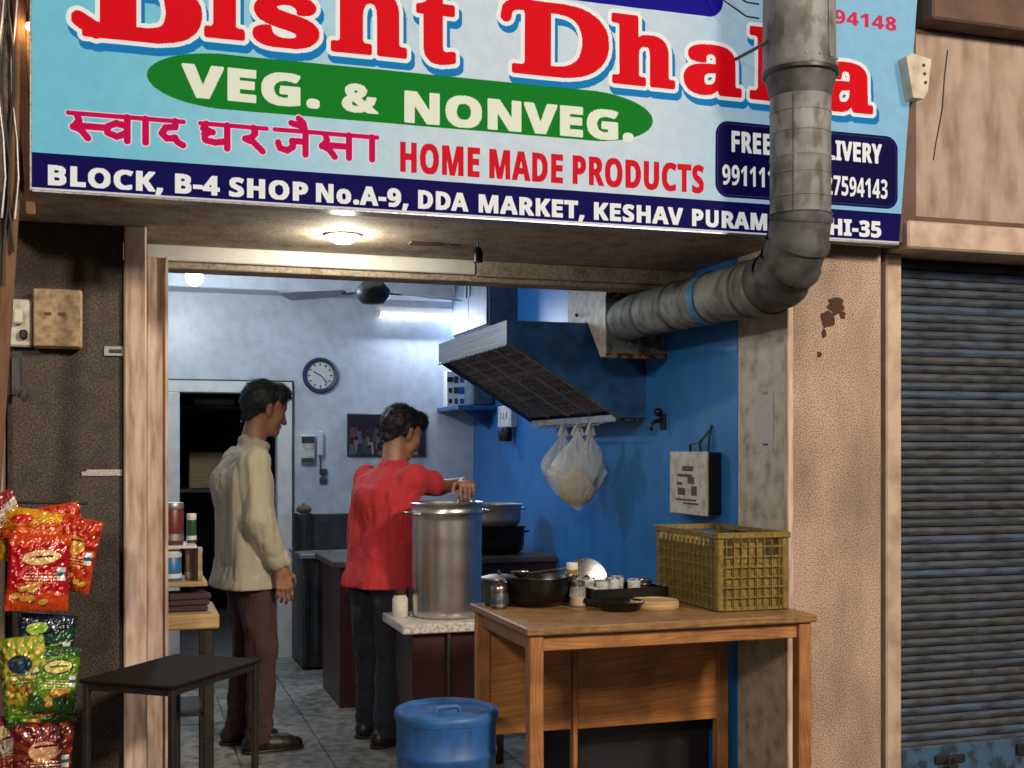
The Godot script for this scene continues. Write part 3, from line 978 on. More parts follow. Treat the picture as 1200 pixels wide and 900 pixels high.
func sign_board() -> void:
	var s := thing("sign_board", "backlit flex sign board reading VEG. & NONVEG. over the shop", "sign")
	pbox(s, "sign_case", Vector3(SIGN_L, 2.19, 0.442), Vector3(2.846, SIGN_T, 0.508), M.fascia, 0.003)
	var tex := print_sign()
	var m := StandardMaterial3D.new()
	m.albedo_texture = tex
	m.albedo_color = lin(0.3, 0.3, 0.3)
	m.roughness = 0.7
	m.metallic_specular = 0.15
	m.emission_enabled = true
	m.emission = Color.WHITE
	m.emission_operator = BaseMaterial3D.EMISSION_OP_MULTIPLY
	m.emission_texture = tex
	m.emission_energy_multiplier = 0.5
	var out := [Vector2(SIGN_L, SIGN_B), Vector2(2.757, SIGN_B), Vector2(2.851, SIGN_T), Vector2(SIGN_L, SIGN_T)]
	var wn := FastNoiseLite.new()   # the flex is pulled over the case and puckers a little
	wn.seed = 8
	wn.frequency = 1.0
	var sf := sheet(150, 50, func(u: float, v: float):
		var x: float = lerpf(SIGN_L, lerpf(2.757, 2.851, v), u)
		var y: float = lerpf(SIGN_B, SIGN_T, v)
		var edge := minf(minf(u, 1.0 - u) * 12.0, minf(v, 1.0 - v) * 8.0)
		return Vector3(x, y, 0.5235 + clampf(edge, 0.0, 1.0) * (0.003 * wn.get_noise_2d(x * 3.0 + y * 1.5, y * 2.0) + 0.0016 * wn.get_noise_2d(x * 9.0 - y * 5.0, y * 3.0))))
	var md := MeshDataTool.new()
	md.create_from_surface(sf as ArrayMesh, 0)
	for i in md.get_vertex_count():
		var p := md.get_vertex(i)
		md.set_vertex_uv(i, Vector2((p.x - SIGN_L) / (SIGN_R - SIGN_L), (SIGN_T - p.y) / (SIGN_T - SIGN_B)))
	var flex := ArrayMesh.new()
	md.commit_to_surface(flex)
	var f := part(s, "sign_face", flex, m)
	f.set_meta("label", "printed light blue flex face with red shop name")
	part(s, "face_edge", prism(out, Vector3(0, 0, 0.5085), Vector3.RIGHT, Vector3.UP, Vector3(0, 0, 0.0105)), M.white)
	pbox(s, "edge_trim", Vector3(SIGN_L - 0.006, SIGN_B - 0.004, 0.50), Vector3(SIGN_L, SIGN_T, 0.528), M.alu, 0.001)
	pbox(s, "edge_trim", Vector3(SIGN_L, SIGN_B - 0.008, 0.46), Vector3(2.757, SIGN_B - 0.001, 0.527), M.alu, 0.001)
	area(s, Vector3(1.28, 2.72, 0.54), Vector3(0, 180, 0), Vector2(3.0, 1.0), 0.25, Color(0.85, 0.95, 1.0))
	var j := thing("junction_box", "small white junction box on the sign's right edge", "electrical box", Vector3(2.80, 2.72, 0.535))
	part(j, "case", prism([Vector2(-0.055, 0.15), Vector2(-0.03, 0.165), Vector2(0.055, 0.15), Vector2(0.04, 0.03), Vector2(0.02, 0.0), Vector2(-0.025, 0.0)], Vector3.ZERO, Vector3.RIGHT, Vector3.UP, Vector3(0, 0, 0.05)), M.cream)
	for k in 3:
		part(j, "cable_hole", lathe([Vector2(0.006, 0), Vector2(0.006, 0.004), Vector2(0, 0.004)], 10), M.cable, Vector3(0.028 - 0.004 * k, 0.06 + 0.032 * k, 0.05), Vector3(90, 0, 0))
	var c := thing("power_cable", "two thin black cables slanting down across the sign to the duct", "cable")
	for k in 2:
		part(c, "wire", tube([Vector3(1.9 - 0.12 * k, 3.14, 0.56), Vector3(1.98, 3.0 + 0.05 * k, 0.58), Vector3(2.06, 2.93 + 0.05 * k, 0.62), Vector3(2.1, 2.92 + 0.05 * k, 0.64)], 0.003, 6), M.cable)

func duct_and_hood() -> void:
	var d := thing("exhaust_duct", "fat grey sheet metal exhaust duct bending under the sign board", "duct")
	var cx := 2.197
	var cz := 0.75
	part(d, "upper_pipe", lathe([Vector2(0.122, 0), Vector2(0.128, 0.012), Vector2(0.124, 0.03), Vector2(0.122, 0.3), Vector2(0.125, 0.31), Vector2(0.122, 0.32), Vector2(0.122, 1.9)], 40), M.galv, Vector3(cx - 0.005, 2.70, cz))
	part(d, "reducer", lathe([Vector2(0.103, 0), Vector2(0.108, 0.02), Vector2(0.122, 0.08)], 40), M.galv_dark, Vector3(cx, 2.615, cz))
	part(d, "clamp", lathe([Vector2(0.124, 0), Vector2(0.131, 0.004), Vector2(0.131, 0.016), Vector2(0.124, 0.02)], 40), M.iron, Vector3(cx, 2.688, cz))
	part(d, "lower_pipe", lathe([Vector2(0.103, 0), Vector2(0.103, 0.2), Vector2(0.106, 0.206), Vector2(0.103, 0.212), Vector2(0.103, 0.42)], 40), M.galv, Vector3(cx, 2.20, cz))
	var h := Vector3(2.11 - cx, 0, -0.66 - cz).normalized()
	var r := 0.2
	var pts := [Vector3(cx, 2.215, cz)]
	for k in 9:
		var a := PI / 2 * k / 8.0
		pts.append(Vector3(cx, 2.20, cz) + h * (r - r * cos(a)) + Vector3.DOWN * r * sin(a))
	var e := newst()   # the bend is made of straight gores
	var gore := [pts[0], pts[1], pts[3], pts[5], pts[7], pts[9]]
	var dense := []
	var rads := []
	for k in gore.size() - 1:
		for q: Array in [[0.0, 0.111], [0.05, 0.1105], [0.08, 0.1045], [0.5, 0.104], [0.94, 0.1045], [0.97, 0.1105]]:
			dense.append(gore[k].lerp(gore[k + 1], q[0]))
			rads.append(q[1])
	dense.append(gore[5])
	rads.append(0.1075)
	add_tube(e, dense, rads, 40, false)
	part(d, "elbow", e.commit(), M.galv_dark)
	# folded seams, a lock seam and rivets on the straight pipes
	for y: float in [2.27, 2.35, 2.49, 2.56]:
		part(d, "seam", lathe([Vector2(0.1025, -0.003), Vector2(0.1052, -0.0012), Vector2(0.1052, 0.0012), Vector2(0.1025, 0.003)], 40), M.galv, Vector3(cx, y, cz))
	part(d, "lock_seam", box(Vector3(0.010, 0.40, 0.004), 0.001), M.galv, Vector3(cx - 0.068, 2.41, cz + 0.079), Vector3(0, -40, 0))
	part(d, "lock_seam", box(Vector3(0.012, 0.9, 0.004), 0.001), M.galv, Vector3(cx + 0.04, 3.18, cz + 0.1175), Vector3(0, 20, 0))
	for k in 7:
		var a := -1.2 + 0.4 * k
		part(d, "rivet", ball(0.0045), M.steel_dull, Vector3(cx + sin(a) * 0.1245, 2.735, cz + cos(a) * 0.1245))
	part(d, "support_strap", tube([Vector3(cx - 0.129, 2.80, cz), Vector3(cx - 0.128, 2.803, cz - 0.1), Vector3(cx - 0.128, 2.81, 0.525)], 0.006, 6), M.iron)
	part(d, "support_strap", tube([Vector3(cx + 0.129, 2.80, cz), Vector3(cx + 0.128, 2.803, cz - 0.1), Vector3(cx + 0.128, 2.81, 0.525)], 0.006, 6), M.iron)
	var p0: Vector3 = pts[9] - h * 0.02
	part(d, "horizontal_pipe", tube([p0, Vector3(2.12, 2.0, -0.5), Vector3(2.15, 2.0, -0.658)], [0.102, 0.094, 0.094], 40, false), M.galv)
	for t: float in [0.12, 0.62, 0.86]:
		var c: Vector3 = p0.lerp(Vector3(2.12, 2.0, -0.5), t)
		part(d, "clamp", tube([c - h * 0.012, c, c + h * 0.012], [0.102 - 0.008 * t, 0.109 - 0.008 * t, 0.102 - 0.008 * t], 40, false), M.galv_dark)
	var tape := part(d, "blue_tape", tube([p0.lerp(Vector3(2.12, 2.0, -0.5), 0.36), p0.lerp(Vector3(2.12, 2.0, -0.5), 0.40)], [0.1035, 0.103], 40, false), mat(Color(0.03, 0.2, 0.45), 0.6, 0.0, {"tex": T.stain, "scale": 3.0}))
	tape.set_meta("label", "strip of blue tape around the duct")
	# box between duct and hood
	var f := thing("fan_box", "white and rusty exhaust fan box joining duct to cooker hood", "fan box")
	var prof := [Vector2(-0.66, 1.835), Vector2(-0.66, 2.26), Vector2(-1.15, 2.26), Vector2(-1.15, 2.015), Vector2(-0.885, 2.015), Vector2(-0.72, 1.835)]
	part(f, "casing", prism(prof, Vector3(2.056, 0, 0), Vector3(0, 0, 1), Vector3.UP, Vector3(W - 2.058, 0, 0)), M.galv)
	var sp := part(f, "side_plate", prism(prof, Vector3(2.05, 0, 0), Vector3(0, 0, 1), Vector3.UP, Vector3(0.005, 0, 0)), M.white_dirty)
	sp.set_meta("label", "white painted side plate of the fan box")
	pbox(f, "flange", Vector3(2.05, 1.826, -0.665), Vector3(W - 0.002, 1.85, -0.645), M.rust, 0.003)
	pbox(f, "flange", Vector3(2.05, 2.1, -0.662), Vector3(W - 0.002, 2.26, -0.65), M.grease, 0.002)
	part(f, "bolt", lathe([Vector2(0.008, 0), Vector2(0.008, 0.01), Vector2(0, 0.01)], 6), M.iron, Vector3(2.05, 2.06, -1.02), Vector3(0, 0, 90))
	# cooker hood on the blue wall
	var k := thing("cooker_hood", "steel cooker hood with greasy slanting filters on blue wall", "cooker hood")
	var z0 := -0.885
	var z1 := -2.16
	pbox(k, "fascia", Vector3(1.652, 1.895, z1), Vector3(1.658, 2.009, z0), M.hood, 0.001)
	pbox(k, "top_plate", Vector3(1.658, 2.004, z1), Vector3(W, 2.009, z0), M.hood, 0.001)
	var endp := [Vector2(1.659, 1.90), Vector2(1.659, 2.0035), Vector2(W, 2.0035), Vector2(W, 1.563), Vector2(2.209, 1.563)]
	part(k, "end_plate", prism(endp, Vector3(0, 0, z0 - 0.006), Vector3.RIGHT, Vector3.UP, Vector3(0, 0, 0.005)), M.hood_end)
	part(k, "end_plate", prism(endp, Vector3(0, 0, z1 + 0.001), Vector3.RIGHT, Vector3.UP, Vector3(0, 0, 0.005)), M.hood_end)
	part(k, "rim", tube([Vector3(1.659, 1.899, z0), Vector3(2.209, 1.562, z0)], 0.0055, 8), M.steel)
	part(k, "rim", tube([Vector3(1.655, 1.895, z0), Vector3(1.655, 1.895, z1)], 0.006, 8), M.steel)
	pbox(k, "gutter", Vector3(2.2, 1.548, z1 + 0.008), Vector3(W, 1.562, z0 - 0.008), M.grease, 0.003)
	pbox(k, "gutter_lip", Vector3(2.196, 1.546, z1 + 0.008), Vector3(2.2, 1.58, z0 - 0.008), M.steel_dull, 0.001)
	var along := Vector2(2.205 - 1.665, 1.57 - 1.905)
	var ang := rad_to_deg(atan2(along.y, along.x))
	var fl := along.length()
	for i in 4:
		var zc := z0 - 0.012 - (i + 0.5) * 0.312
		var fr := part(k, "filter", box(Vector3(fl, 0.006, 0.304), 0.001), M.grease, Vector3((1.665 + 2.205) / 2, (1.905 + 1.57) / 2 + 0.03, zc), Vector3(0, 0, ang))
		for e2 in 7:
			part(fr, "baffle", box(Vector3(fl - 0.03, 0.012, 0.024), 0.003), M.grease, Vector3(0, -0.009, -0.126 + 0.042 * e2))
		part(fr, "filter_rim", box(Vector3(fl, 0.018, 0.01), 0.002), M.steel_dull, Vector3(0, -0.008, 0.149))
	part(k, "hanging_rail", tube([Vector3(2.16, 1.535, -1.0), Vector3(2.16, 1.535, -1.9)], 0.006, 8), M.steel)
	for zz: float in [-1.02, -1.88]:
		part(k, "rail_bracket", tube([Vector3(2.16, 1.535, zz), Vector3(2.21, 1.55, zz)], 0.004, 6), M.steel)
	var wc := thing("wall_cabinet", "dim grey metal wall cabinet high on the blue wall", "cabinet", Vector3(2.16, 2.2, -3.3))
	part(wc, "case", box(Vector3(0.19, 0.54, 0.86), 0.004), M.cab_blue, Vector3(0.094, 0.27, 0))
	for zz: float in [-0.215, 0.215]:
		var dr := part(wc, "door", box(Vector3(0.014, 0.52, 0.42), 0.003), M.cab_blue, Vector3(-0.009, 0.27, zz))
		part(dr, "handle", box(Vector3(0.012, 0.08, 0.012), 0.003), M.steel_dull, Vector3(-0.012, 0, -0.17 * signf(zz)))

func kitchen() -> void:
	# lamps
	var tl := thing("tube_light", "glowing white tube light on the back wall under the beam", "lamp", Vector3(1.99, 2.355, BACK + 0.002))
	part(tl, "housing", box(Vector3(0.70, 0.05, 0.035), 0.006), M.white, Vector3(0, 0.045, 0.018))
	part(tl, "lamp_tube", tube([Vector3(-0.33, 0, 0.05), Vector3(0.33, 0, 0.05)], 0.014, 12), M.lit)
	for x: float in [-0.338, 0.338]:
		part(tl, "lamp_holder", box(Vector3(0.014, 0.05, 0.05), 0.003), M.white, Vector3(x, 0.015, 0.04))
	area(tl, Vector3(0, -0.03, 0.10), Vector3(-40, 180, 0), Vector2(0.66, 0.03), 1.8, Color(0.86, 0.92, 1.0))
	var bl := thing("led_bulb", "bright bulb hanging on a short cord before the back door", "lamp", Vector3(0.346, 2.75, -2.6))
	part(bl, "cord", tube([Vector3.ZERO, Vector3(0.003, -0.26, 0)], 0.004, 6), M.white)
	part(bl, "holder", lathe([Vector2(0, -0.315), Vector2(0.02, -0.315), Vector2(0.022, -0.27), Vector2(0.012, -0.25), Vector2(0, -0.25)], 20), M.white)
	part(bl, "bulb", ball(0.05), M.lit_bulb, Vector3(0, -0.363, 0))
	omni(bl, Vector3(0, -0.363, 0), 0.9, Color(0.92, 0.97, 1.0), 0.045)
	var fan := thing("ceiling_fan", "white three bladed ceiling fan with a dark rod", "fan", Vector3(1.266, 2.75, -2.1))
	part(fan, "rod", tube([Vector3(0, 0, 0), Vector3(0, -0.42, 0)], 0.012, 10), M.iron)
	part(fan, "canopy_cup", lathe([Vector2(0, -0.11), Vector2(0.03, -0.10), Vector2(0.055, -0.02), Vector2(0.055, 0)], 20), M.grey_metal)
	part(fan, "motor", lathe([Vector2(0, -0.54), Vector2(0.06, -0.535), Vector2(0.09, -0.50), Vector2(0.095, -0.46), Vector2(0.06, -0.42), Vector2(0.02, -0.40), Vector2(0, -0.40)], 28), M.grey_metal)
	for k in 3:
		var bd := part(fan, "blade", prism([Vector2(0.16, -0.045), Vector2(0.56, -0.065), Vector2(0.575, 0.0), Vector2(0.56, 0.065), Vector2(0.16, 0.045)], Vector3.ZERO, Vector3(1, 0, 0), Vector3(0, 0.25, -0.97), Vector3(0, 0.003, 0.0)), M.wall, Vector3(0, -0.47, 0), Vector3(0, 20 + 120 * k, 0))
		part(bd, "blade_arm", box(Vector3(0.12, 0.008, 0.03), 0.002), M.grey_metal, Vector3(0.13, -0.003, 0))
	# on the back wall
	var ck := thing("wall_clock", "round wall clock with a dark blue ring", "clock", Vector3(1.249, 1.93, BACK))
	part(ck, "ring", lathe([Vector2(0.092, 0.0), Vector2(0.122, 0.0), Vector2(0.124, 0.02), Vector2(0.112, 0.032), Vector2(0.094, 0.026), Vector2(0.092, 0.012)], 40), mat(Color(0.025, 0.035, 0.075), 0.4), Vector3.ZERO, Vector3(90, 0, 0))
	part(ck, "dial", lathe([Vector2(0.094, 0), Vector2(0.094, 0.014), Vector2(0, 0.014)], 40), M.white, Vector3.ZERO, Vector3(90, 0, 0))
	for k in 12:
		var a := TAU * k / 12.0
		part(ck, "hour_mark", box(Vector3(0.007, 0.018, 0.002), 0.0005), M.cable, Vector3(sin(a) * 0.076, cos(a) * 0.076, 0.016), Vector3(0, 0, -rad_to_deg(a)))
	part(ck, "hand", box(Vector3(0.008, 0.055, 0.002), 0.0005), M.cable, Vector3(-0.022, 0.012, 0.018), Vector3(0, 0, 62))
	part(ck, "hand", box(Vector3(0.006, 0.075, 0.002), 0.0005), M.cable, Vector3(0.022, -0.024, 0.0205), Vector3(0, 0, 42))
	var ph := thing("intercom_phone", "small grey wall phone with dark screen beside the door", "phone", Vector3(1.16, 1.40, BACK))
	part(ph, "case", box(Vector3(0.10, 0.2, 0.035), 0.008), M.white_dirty, Vector3(0, 0.02, 0.018))
	part(ph, "screen", box(Vector3(0.085, 0.045, 0.006), 0.002), M.grey_metal, Vector3(0, 0.085, 0.037))
	part(ph, "keypad", box(Vector3(0.085, 0.03, 0.006), 0.002), M.grey_metal, Vector3(0, -0.055, 0.037))
	part(ph, "handset", box(Vector3(0.035, 0.17, 0.045), 0.012), M.wall, Vector3(0.085, 0.06, 0.024))
	part(ph, "cord", tube([Vector3(0.085, -0.02, 0.02), Vector3(0.09, -0.10, 0.015), Vector3(0.1, -0.17, 0.015)], 0.005, 6), M.grey_metal)
	var sk := thing("socket_plate", "two dark sockets on the back wall below the wall phone", "socket", Vector3(1.27, 1.235, BACK))
	for k in 2:
		part(sk, "socket", box(Vector3(0.05, 0.045, 0.02), 0.004), M.grey_metal, Vector3(0, 0.03 - 0.06 * k, 0.01))
	picture()
	# shelf in the corner
	var sh := thing("corner_shelf", "dark blue shelf in the corner below the cooker hood", "shelf", Vector3(0, 1.685, 0))
	pbox(sh, "board", Vector3(2.08, 0, BACK), Vector3(W, 0.03, -3.32), M.hood_end, 0.003)
	part(sh, "bracket", prism([Vector2(0, 0), Vector2(0, -0.13), Vector2(-0.2, 0)], Vector3(W - 0.001, 0, -3.5), Vector3.RIGHT, Vector3.UP, Vector3(0, 0, 0.02)), M.hood_end)
	var cal := thing("printed_carton", "white carton with dark and red print standing on the corner shelf", "carton", Vector3(2.16, 1.715, -3.72))
	part(cal, "carton", box(Vector3(0.13, 0.25, 0.1), 0.004), M.white, Vector3(0, 0.126, 0))
	for k in 9:
		part(cal, "print_patch", box(Vector3(0.02 + 0.03 * rng.randf(), 0.02 + 0.03 * rng.randf(), 0.002), 0.0004), [M.maroon, M.grey_metal, M.hood_end][k % 3], Vector3(-0.042 + 0.042 * (k % 3), 0.04 + 0.075 * (k / 3), 0.0508 + 0.0003 * k))
	var tb := thing("storage_tin", "plain teal grey storage tin on the corner shelf", "tin", Vector3(2.26, 1.715, -3.45))
	part(tb, "body", box(Vector3(0.15, 0.18, 0.2), 0.012), mat(Color(0.07, 0.12, 0.14), 0.5, 0.2, {"tex": T.blotch, "scale": 2.0}), Vector3(0, 0.09, 0))
	part(tb, "lid", box(Vector3(0.158, 0.03, 0.208), 0.006), mat(Color(0.09, 0.14, 0.16), 0.5, 0.2), Vector3(0, 0.195, 0))
	var es := thing("switch_box", "grey electric switch box with a black plug on the blue wall", "switch box", Vector3(W, 1.56, -3.0))
	part(es, "case", box(Vector3(0.05, 0.14, 0.28), 0.006), M.wall, Vector3(-0.025, 0.07, 0))
	for k in 3:
		part(es, "switch", box(Vector3(0.008, 0.04, 0.03), 0.002), M.white, Vector3(-0.053, 0.08, -0.08 + 0.06 * k))
	part(es, "plug", lathe([Vector2(0.0, -0.05), Vector2(0.028, -0.045), Vector2(0.035, 0.0), Vector2(0.028, 0.045), Vector2(0, 0.05)], 14), M.pan, Vector3(-0.05, -0.045, 0.07))
	part(es, "plug", lathe([Vector2(0.0, -0.04), Vector2(0.022, -0.035), Vector2(0.028, 0.0), Vector2(0.02, 0.035), Vector2(0, 0.04)], 14), M.pan, Vector3(-0.045, -0.05, -0.06))
	# kitchen counter with pots
	var ct := thing("kitchen_counter", "maroon sided kitchen counter with a grey stone top", "counter", Vector3(1.09, 0, -2.13))
	part(ct, "body", box(Vector3(W - 1.10, 0.77, 0.6), 0.004), M.maroon, Vector3((W - 1.10) / 2, 0.385, -0.31))
	part(ct, "worktop", box(Vector3(W - 1.06, 0.035, 0.68), 0.006), M.counter_top, Vector3((W - 1.06) / 2 - 0.042, 0.788, -0.31))
	var pots := [["cooking_pot", "wide dull steel pot topmost in the pile on the counter", 0.15, 0.13, M.steel_dull, Vector3(2.06, 0.965, -2.4)], ["cooking_pot", "black soot covered pot at the bottom of the pile on the counter", 0.17, 0.16, M.pan, Vector3(2.06, 0.806, -2.4)], ["cooking_pot", "small steel pot beside the black pot on the counter", 0.1, 0.12, M.steel_dull, Vector3(1.8, 0.806, -2.32)]]
	for p in pots:
		var t := thing(p[0], p[1], "pot", p[5], 0, "pots on the kitchen counter")
		part(t, "body", vessel(p[2], p[3]), p[4])
		for sgn: float in [-1.0, 1.0]:
			part(t, "handle", tube([Vector3(sgn * p[2], p[3] * 0.75, -0.03), Vector3(sgn * (p[2] + 0.03), p[3] * 0.78, -0.02), Vector3(sgn * (p[2] + 0.03), p[3] * 0.78, 0.02), Vector3(sgn * p[2], p[3] * 0.75, 0.03)], 0.005, 8), p[4])
	# sink unit by the door
	var cb := thing("steel_cabinet", "dark grey steel cabinet with ribbed front by the back door", "cabinet", Vector3(1.23, 0, -3.58))
	part(cb, "carcass", box(Vector3(0.36, 0.70, 0.5), 0.004), M.grey_metal, Vector3(0, 0.37, 0))
	part(cb, "worktop", box(Vector3(0.40, 0.03, 0.56), 0.004), M.steel_dull, Vector3(0, 0.735, 0.02))
	part(cb, "backsplash", box(Vector3(0.38, 0.24, 0.03), 0.004), M.grey_metal, Vector3(0, 0.87, -0.05))
	part(cb, "backsplash_post", box(Vector3(0.03, 0.26, 0.04), 0.004), M.iron, Vector3(-0.19, 0.87, 0.0))
	part(cb, "backsplash_post", box(Vector3(0.03, 0.26, 0.04), 0.004), M.iron, Vector3(-0.10, 0.87, -0.02))
	for k in 6:
		part(cb, "rib", box(Vector3(0.03, 0.66, 0.02), 0.006), M.grey_metal if k % 2 else M.iron, Vector3(-0.15 + 0.06 * k, 0.37, 0.26))
	for k in 4:
		part(cb, "foot", box(Vector3(0.03, 0.02, 0.03), 0.003), M.iron, Vector3(-0.15 + 0.3 * (k % 2), 0.01, -0.2 + 0.4 * (k / 2)))
	var bo := thing("bundled_sack", "small brown folded sack on the steel cabinet's backsplash", "sack", Vector3(1.10, 0.991, -3.63))
	part(bo, "bundle", sheet(16, 10, func(u: float, v: float): return Vector3(0.05 * sin(v * PI) * cos(u * TAU) * (1.0 + 0.15 * sin(u * 18.0)), 0.03 - 0.03 * cos(v * PI), 0.03 * sin(v * PI) * sin(u * TAU)), true), mat(Color(0.16, 0.12, 0.08), 0.9, 0.0, {"tex": T.weave, "scale": 9.0}))
	part(bo, "knot", ball(0.012), mat(Color(0.12, 0.09, 0.06), 0.9), Vector3(0, 0.06, 0))
	# stove stand with the tall stock pot
	var ss := thing("stove_stand", "marble slab on a maroon tiled stand under the stock pot", "stand", Vector3(1.37, 0, -0.93))
	part(ss, "slab", box(Vector3(0.49, 0.042, 0.44), 0.005), M.marble, Vector3(0, 0.629, 0))
	part(ss, "tiled_base", box(Vector3(0.42, 0.6, 0.36), 0.004), M.maroon, Vector3(0.02, 0.3, -0.01))
	part(ss, "gas_pipe", tube([Vector3(-0.03, 0.6, 0.185), Vector3(-0.03, 0.3, 0.187), Vector3(-0.01, 0.0, 0.187)], 0.010, 10), M.grey_metal)
	var sp := thing("stock_pot", "tall shiny steel stock pot with an open top", "pot", Vector3(1.385, 0.651, -0.955))
	var prof := [Vector2(0.0, 0.0), Vector2(0.15, 0.0), Vector2(0.158, 0.006), Vector2(0.161, 0.02)]
	for k in 9:
		prof.append(Vector2(0.161 + 0.0012 * sin(k * 2.1), 0.04 + 0.05 * k))
	prof.append_array([Vector2(0.161, 0.465), Vector2(0.167, 0.475), Vector2(0.161, 0.484), Vector2(0.162, 0.51), Vector2(0.17, 0.517), Vector2(0.166, 0.522), Vector2(0.156, 0.518), Vector2(0.155, 0.48), Vector2(0.153, 0.04), Vector2(0, 0.035)])
	part(sp, "body", lathe(prof, 64), M.pot)
	for sgn: float in [-1.0, 1.0]:
		part(sp, "handle", tube([Vector3(sgn * 0.158, 0.47, -0.05), Vector3(sgn * 0.205, 0.476, -0.045), Vector3(sgn * 0.205, 0.476, 0.045), Vector3(sgn * 0.158, 0.47, 0.05)], 0.007, 10), M.steel, Vector3.ZERO, Vector3(0, 12, 0))
	part(sp, "broth", lathe([Vector2(0.1545, 0.36), Vector2(0, 0.362)], 40), mat(Color(0.09, 0.04, 0.015), 0.2))
	# small goods on the stand
	var gj := thing("spice_jar", "small pale spice jar beside the stock pot on the marble slab", "jar", Vector3(1.175, 0.651, -0.99))
	part(gj, "body", lathe([Vector2(0, 0), Vector2(0.035, 0), Vector2(0.037, 0.01), Vector2(0.036, 0.08), Vector2(0.028, 0.095), Vector2(0.028, 0.10), Vector2(0, 0.10)], 20), M.white_dirty)
	part(gj, "lid", lathe([Vector2(0.031, 0.10), Vector2(0.031, 0.125), Vector2(0, 0.127)], 20), M.maroon)
	# the blue drum in front
	var dr := thing("plastic_drum", "blue plastic water drum with a lid beside the work table", "drum", Vector3(1.06, 0, 0.29))
	part(dr, "body", lathe([Vector2(0, 0), Vector2(0.15, 0), Vector2(0.158, 0.01), Vector2(0.168, 0.12), Vector2(0.173, 0.125), Vector2(0.173, 0.14), Vector2(0.168, 0.145), Vector2(0.174, 0.34), Vector2(0.179, 0.345), Vector2(0.179, 0.36), Vector2(0.174, 0.365), Vector2(0.176, 0.455), Vector2(0.18, 0.47), Vector2(0.17, 0.485), Vector2(0.0, 0.485)], 48), M.drum)
	part(dr, "lid", lathe([Vector2(0.181, 0.466), Vector2(0.184, 0.48), Vector2(0.182, 0.496), Vector2(0.172, 0.503), Vector2(0.155, 0.498), Vector2(0.150, 0.488), Vector2(0.06, 0.486), Vector2(0.05, 0.49), Vector2(0, 0.491)], 48), M.drum_lid)
	part(dr, "lid_handle", tube([Vector3(-0.045, 0.488, 0.02), Vector3(-0.035, 0.508, 0.02), Vector3(0.035, 0.508, 0.02), Vector3(0.045, 0.488, 0.02)], 0.008, 8), M.drum)
	# serving stand behind the narrow pillar
	var ws := thing("serving_stand", "wooden serving stand with shelves behind the narrow pillar", "stand", Vector3(0.16, 0, -0.75))
	part(ws, "table_top", box(Vector3(0.36, 0.06, 0.42), 0.006), M.pale_wood, Vector3(0, 0.725, 0))
	part(ws, "shelf", box(Vector3(0.32, 0.018, 0.3), 0.003), M.pale_wood, Vector3(-0.02, 0.865, -0.03))
	part(ws, "shelf", box(Vector3(0.30, 0.012, 0.26), 0.003), M.white, Vector3(-0.05, 1.014, -0.04))
	for k in 4:
		part(ws, "leg", box(Vector3(0.04, 0.695, 0.04), 0.004), M.iron, Vector3(-0.14 + 0.28 * (k % 2), 0.3475, -0.17 + 0.34 * (k / 2)))
	for k in 4:
		part(ws, "upright", box(Vector3(0.02, 0.26, 0.02), 0.002), M.iron, Vector3(-0.155 + 0.25 * (k % 2), 0.885, -0.15 + 0.21 * (k / 2)))
	part(ws, "lower_shelf", box(Vector3(0.3, 0.02, 0.32), 0.003), M.iron, Vector3(0, 0.35, 0))
	tinned("red_tin", "tall dark red tin with a grey lid on the serving stand's top shelf", Vector3(0.165, 1.021, -0.74), 0.045, 0.15, mat(Color(0.15, 0.025, 0.022), 0.4, 0.0, {"tex": T.blotch, "scale": 5.0}), M.steel_dull)
	tinned("green_bottle", "small dark green bottle behind the red tin", Vector3(0.245, 1.021, -0.82), 0.02, 0.10, mat(Color(0.02, 0.08, 0.05), 0.2), M.white)
	tinned("blue_tub", "blue tub with a white base on the serving stand's middle shelf", Vector3(0.16, 0.875, -0.72), 0.042, 0.10, mat(Color(0.03, 0.14, 0.33), 0.4), M.white)
	tinned("cream_canister", "cream canister beside the blue tub on the serving stand", Vector3(0.25, 0.875, -0.74), 0.035, 0.11, M.pale_wood, M.cream)
	var pk := thing("folded_cloth", "folded purple brown cloth on the serving stand's table top", "cloth", Vector3(0.2, 0.756, -0.7))
	for k in 3:
		part(pk, "fold", box(Vector3(0.2 - 0.015 * k, 0.022, 0.16), 0.009), mat(Color(0.07, 0.04, 0.05), 0.9, 0.0, {"tex": T.weave, "scale": 10.0}), Vector3(0.01 * k, 0.012 + 0.024 * k, 0), Vector3(0, 4 * k, 0))

func tinned(called: String, label: String, at: Vector3, r: float, h: float, m: Material, lid: Material) -> void:
	var t := thing(called, label, called.get_slice("_", 1), at)
	part(t, "body", lathe([Vector2(0, 0), Vector2(r * 0.96, 0), Vector2(r, 0.004), Vector2(r, h * 0.94), Vector2(r * 0.9, h), Vector2(0, h)], 24), m)
	part(t, "lid", lathe([Vector2(r * 0.98, h - 0.004), Vector2(r * 1.02, h + 0.002), Vector2(r * 1.02, h + 0.018), Vector2(r * 0.96, h + 0.022), Vector2(0, h + 0.022)], 24), lid)
	part(t, "band", lathe([Vector2(r + 0.0012, h * 0.12), Vector2(r + 0.0012, h * 0.3)], 24), lid)

func ball(r: float) -> Mesh:
	var prof := []
	for k in 13:
		var a := -PI / 2 + PI * k / 12.0
		prof.append(Vector2(maxf(0.0, r * cos(a)), r * sin(a)))
	return lathe(prof, 20)

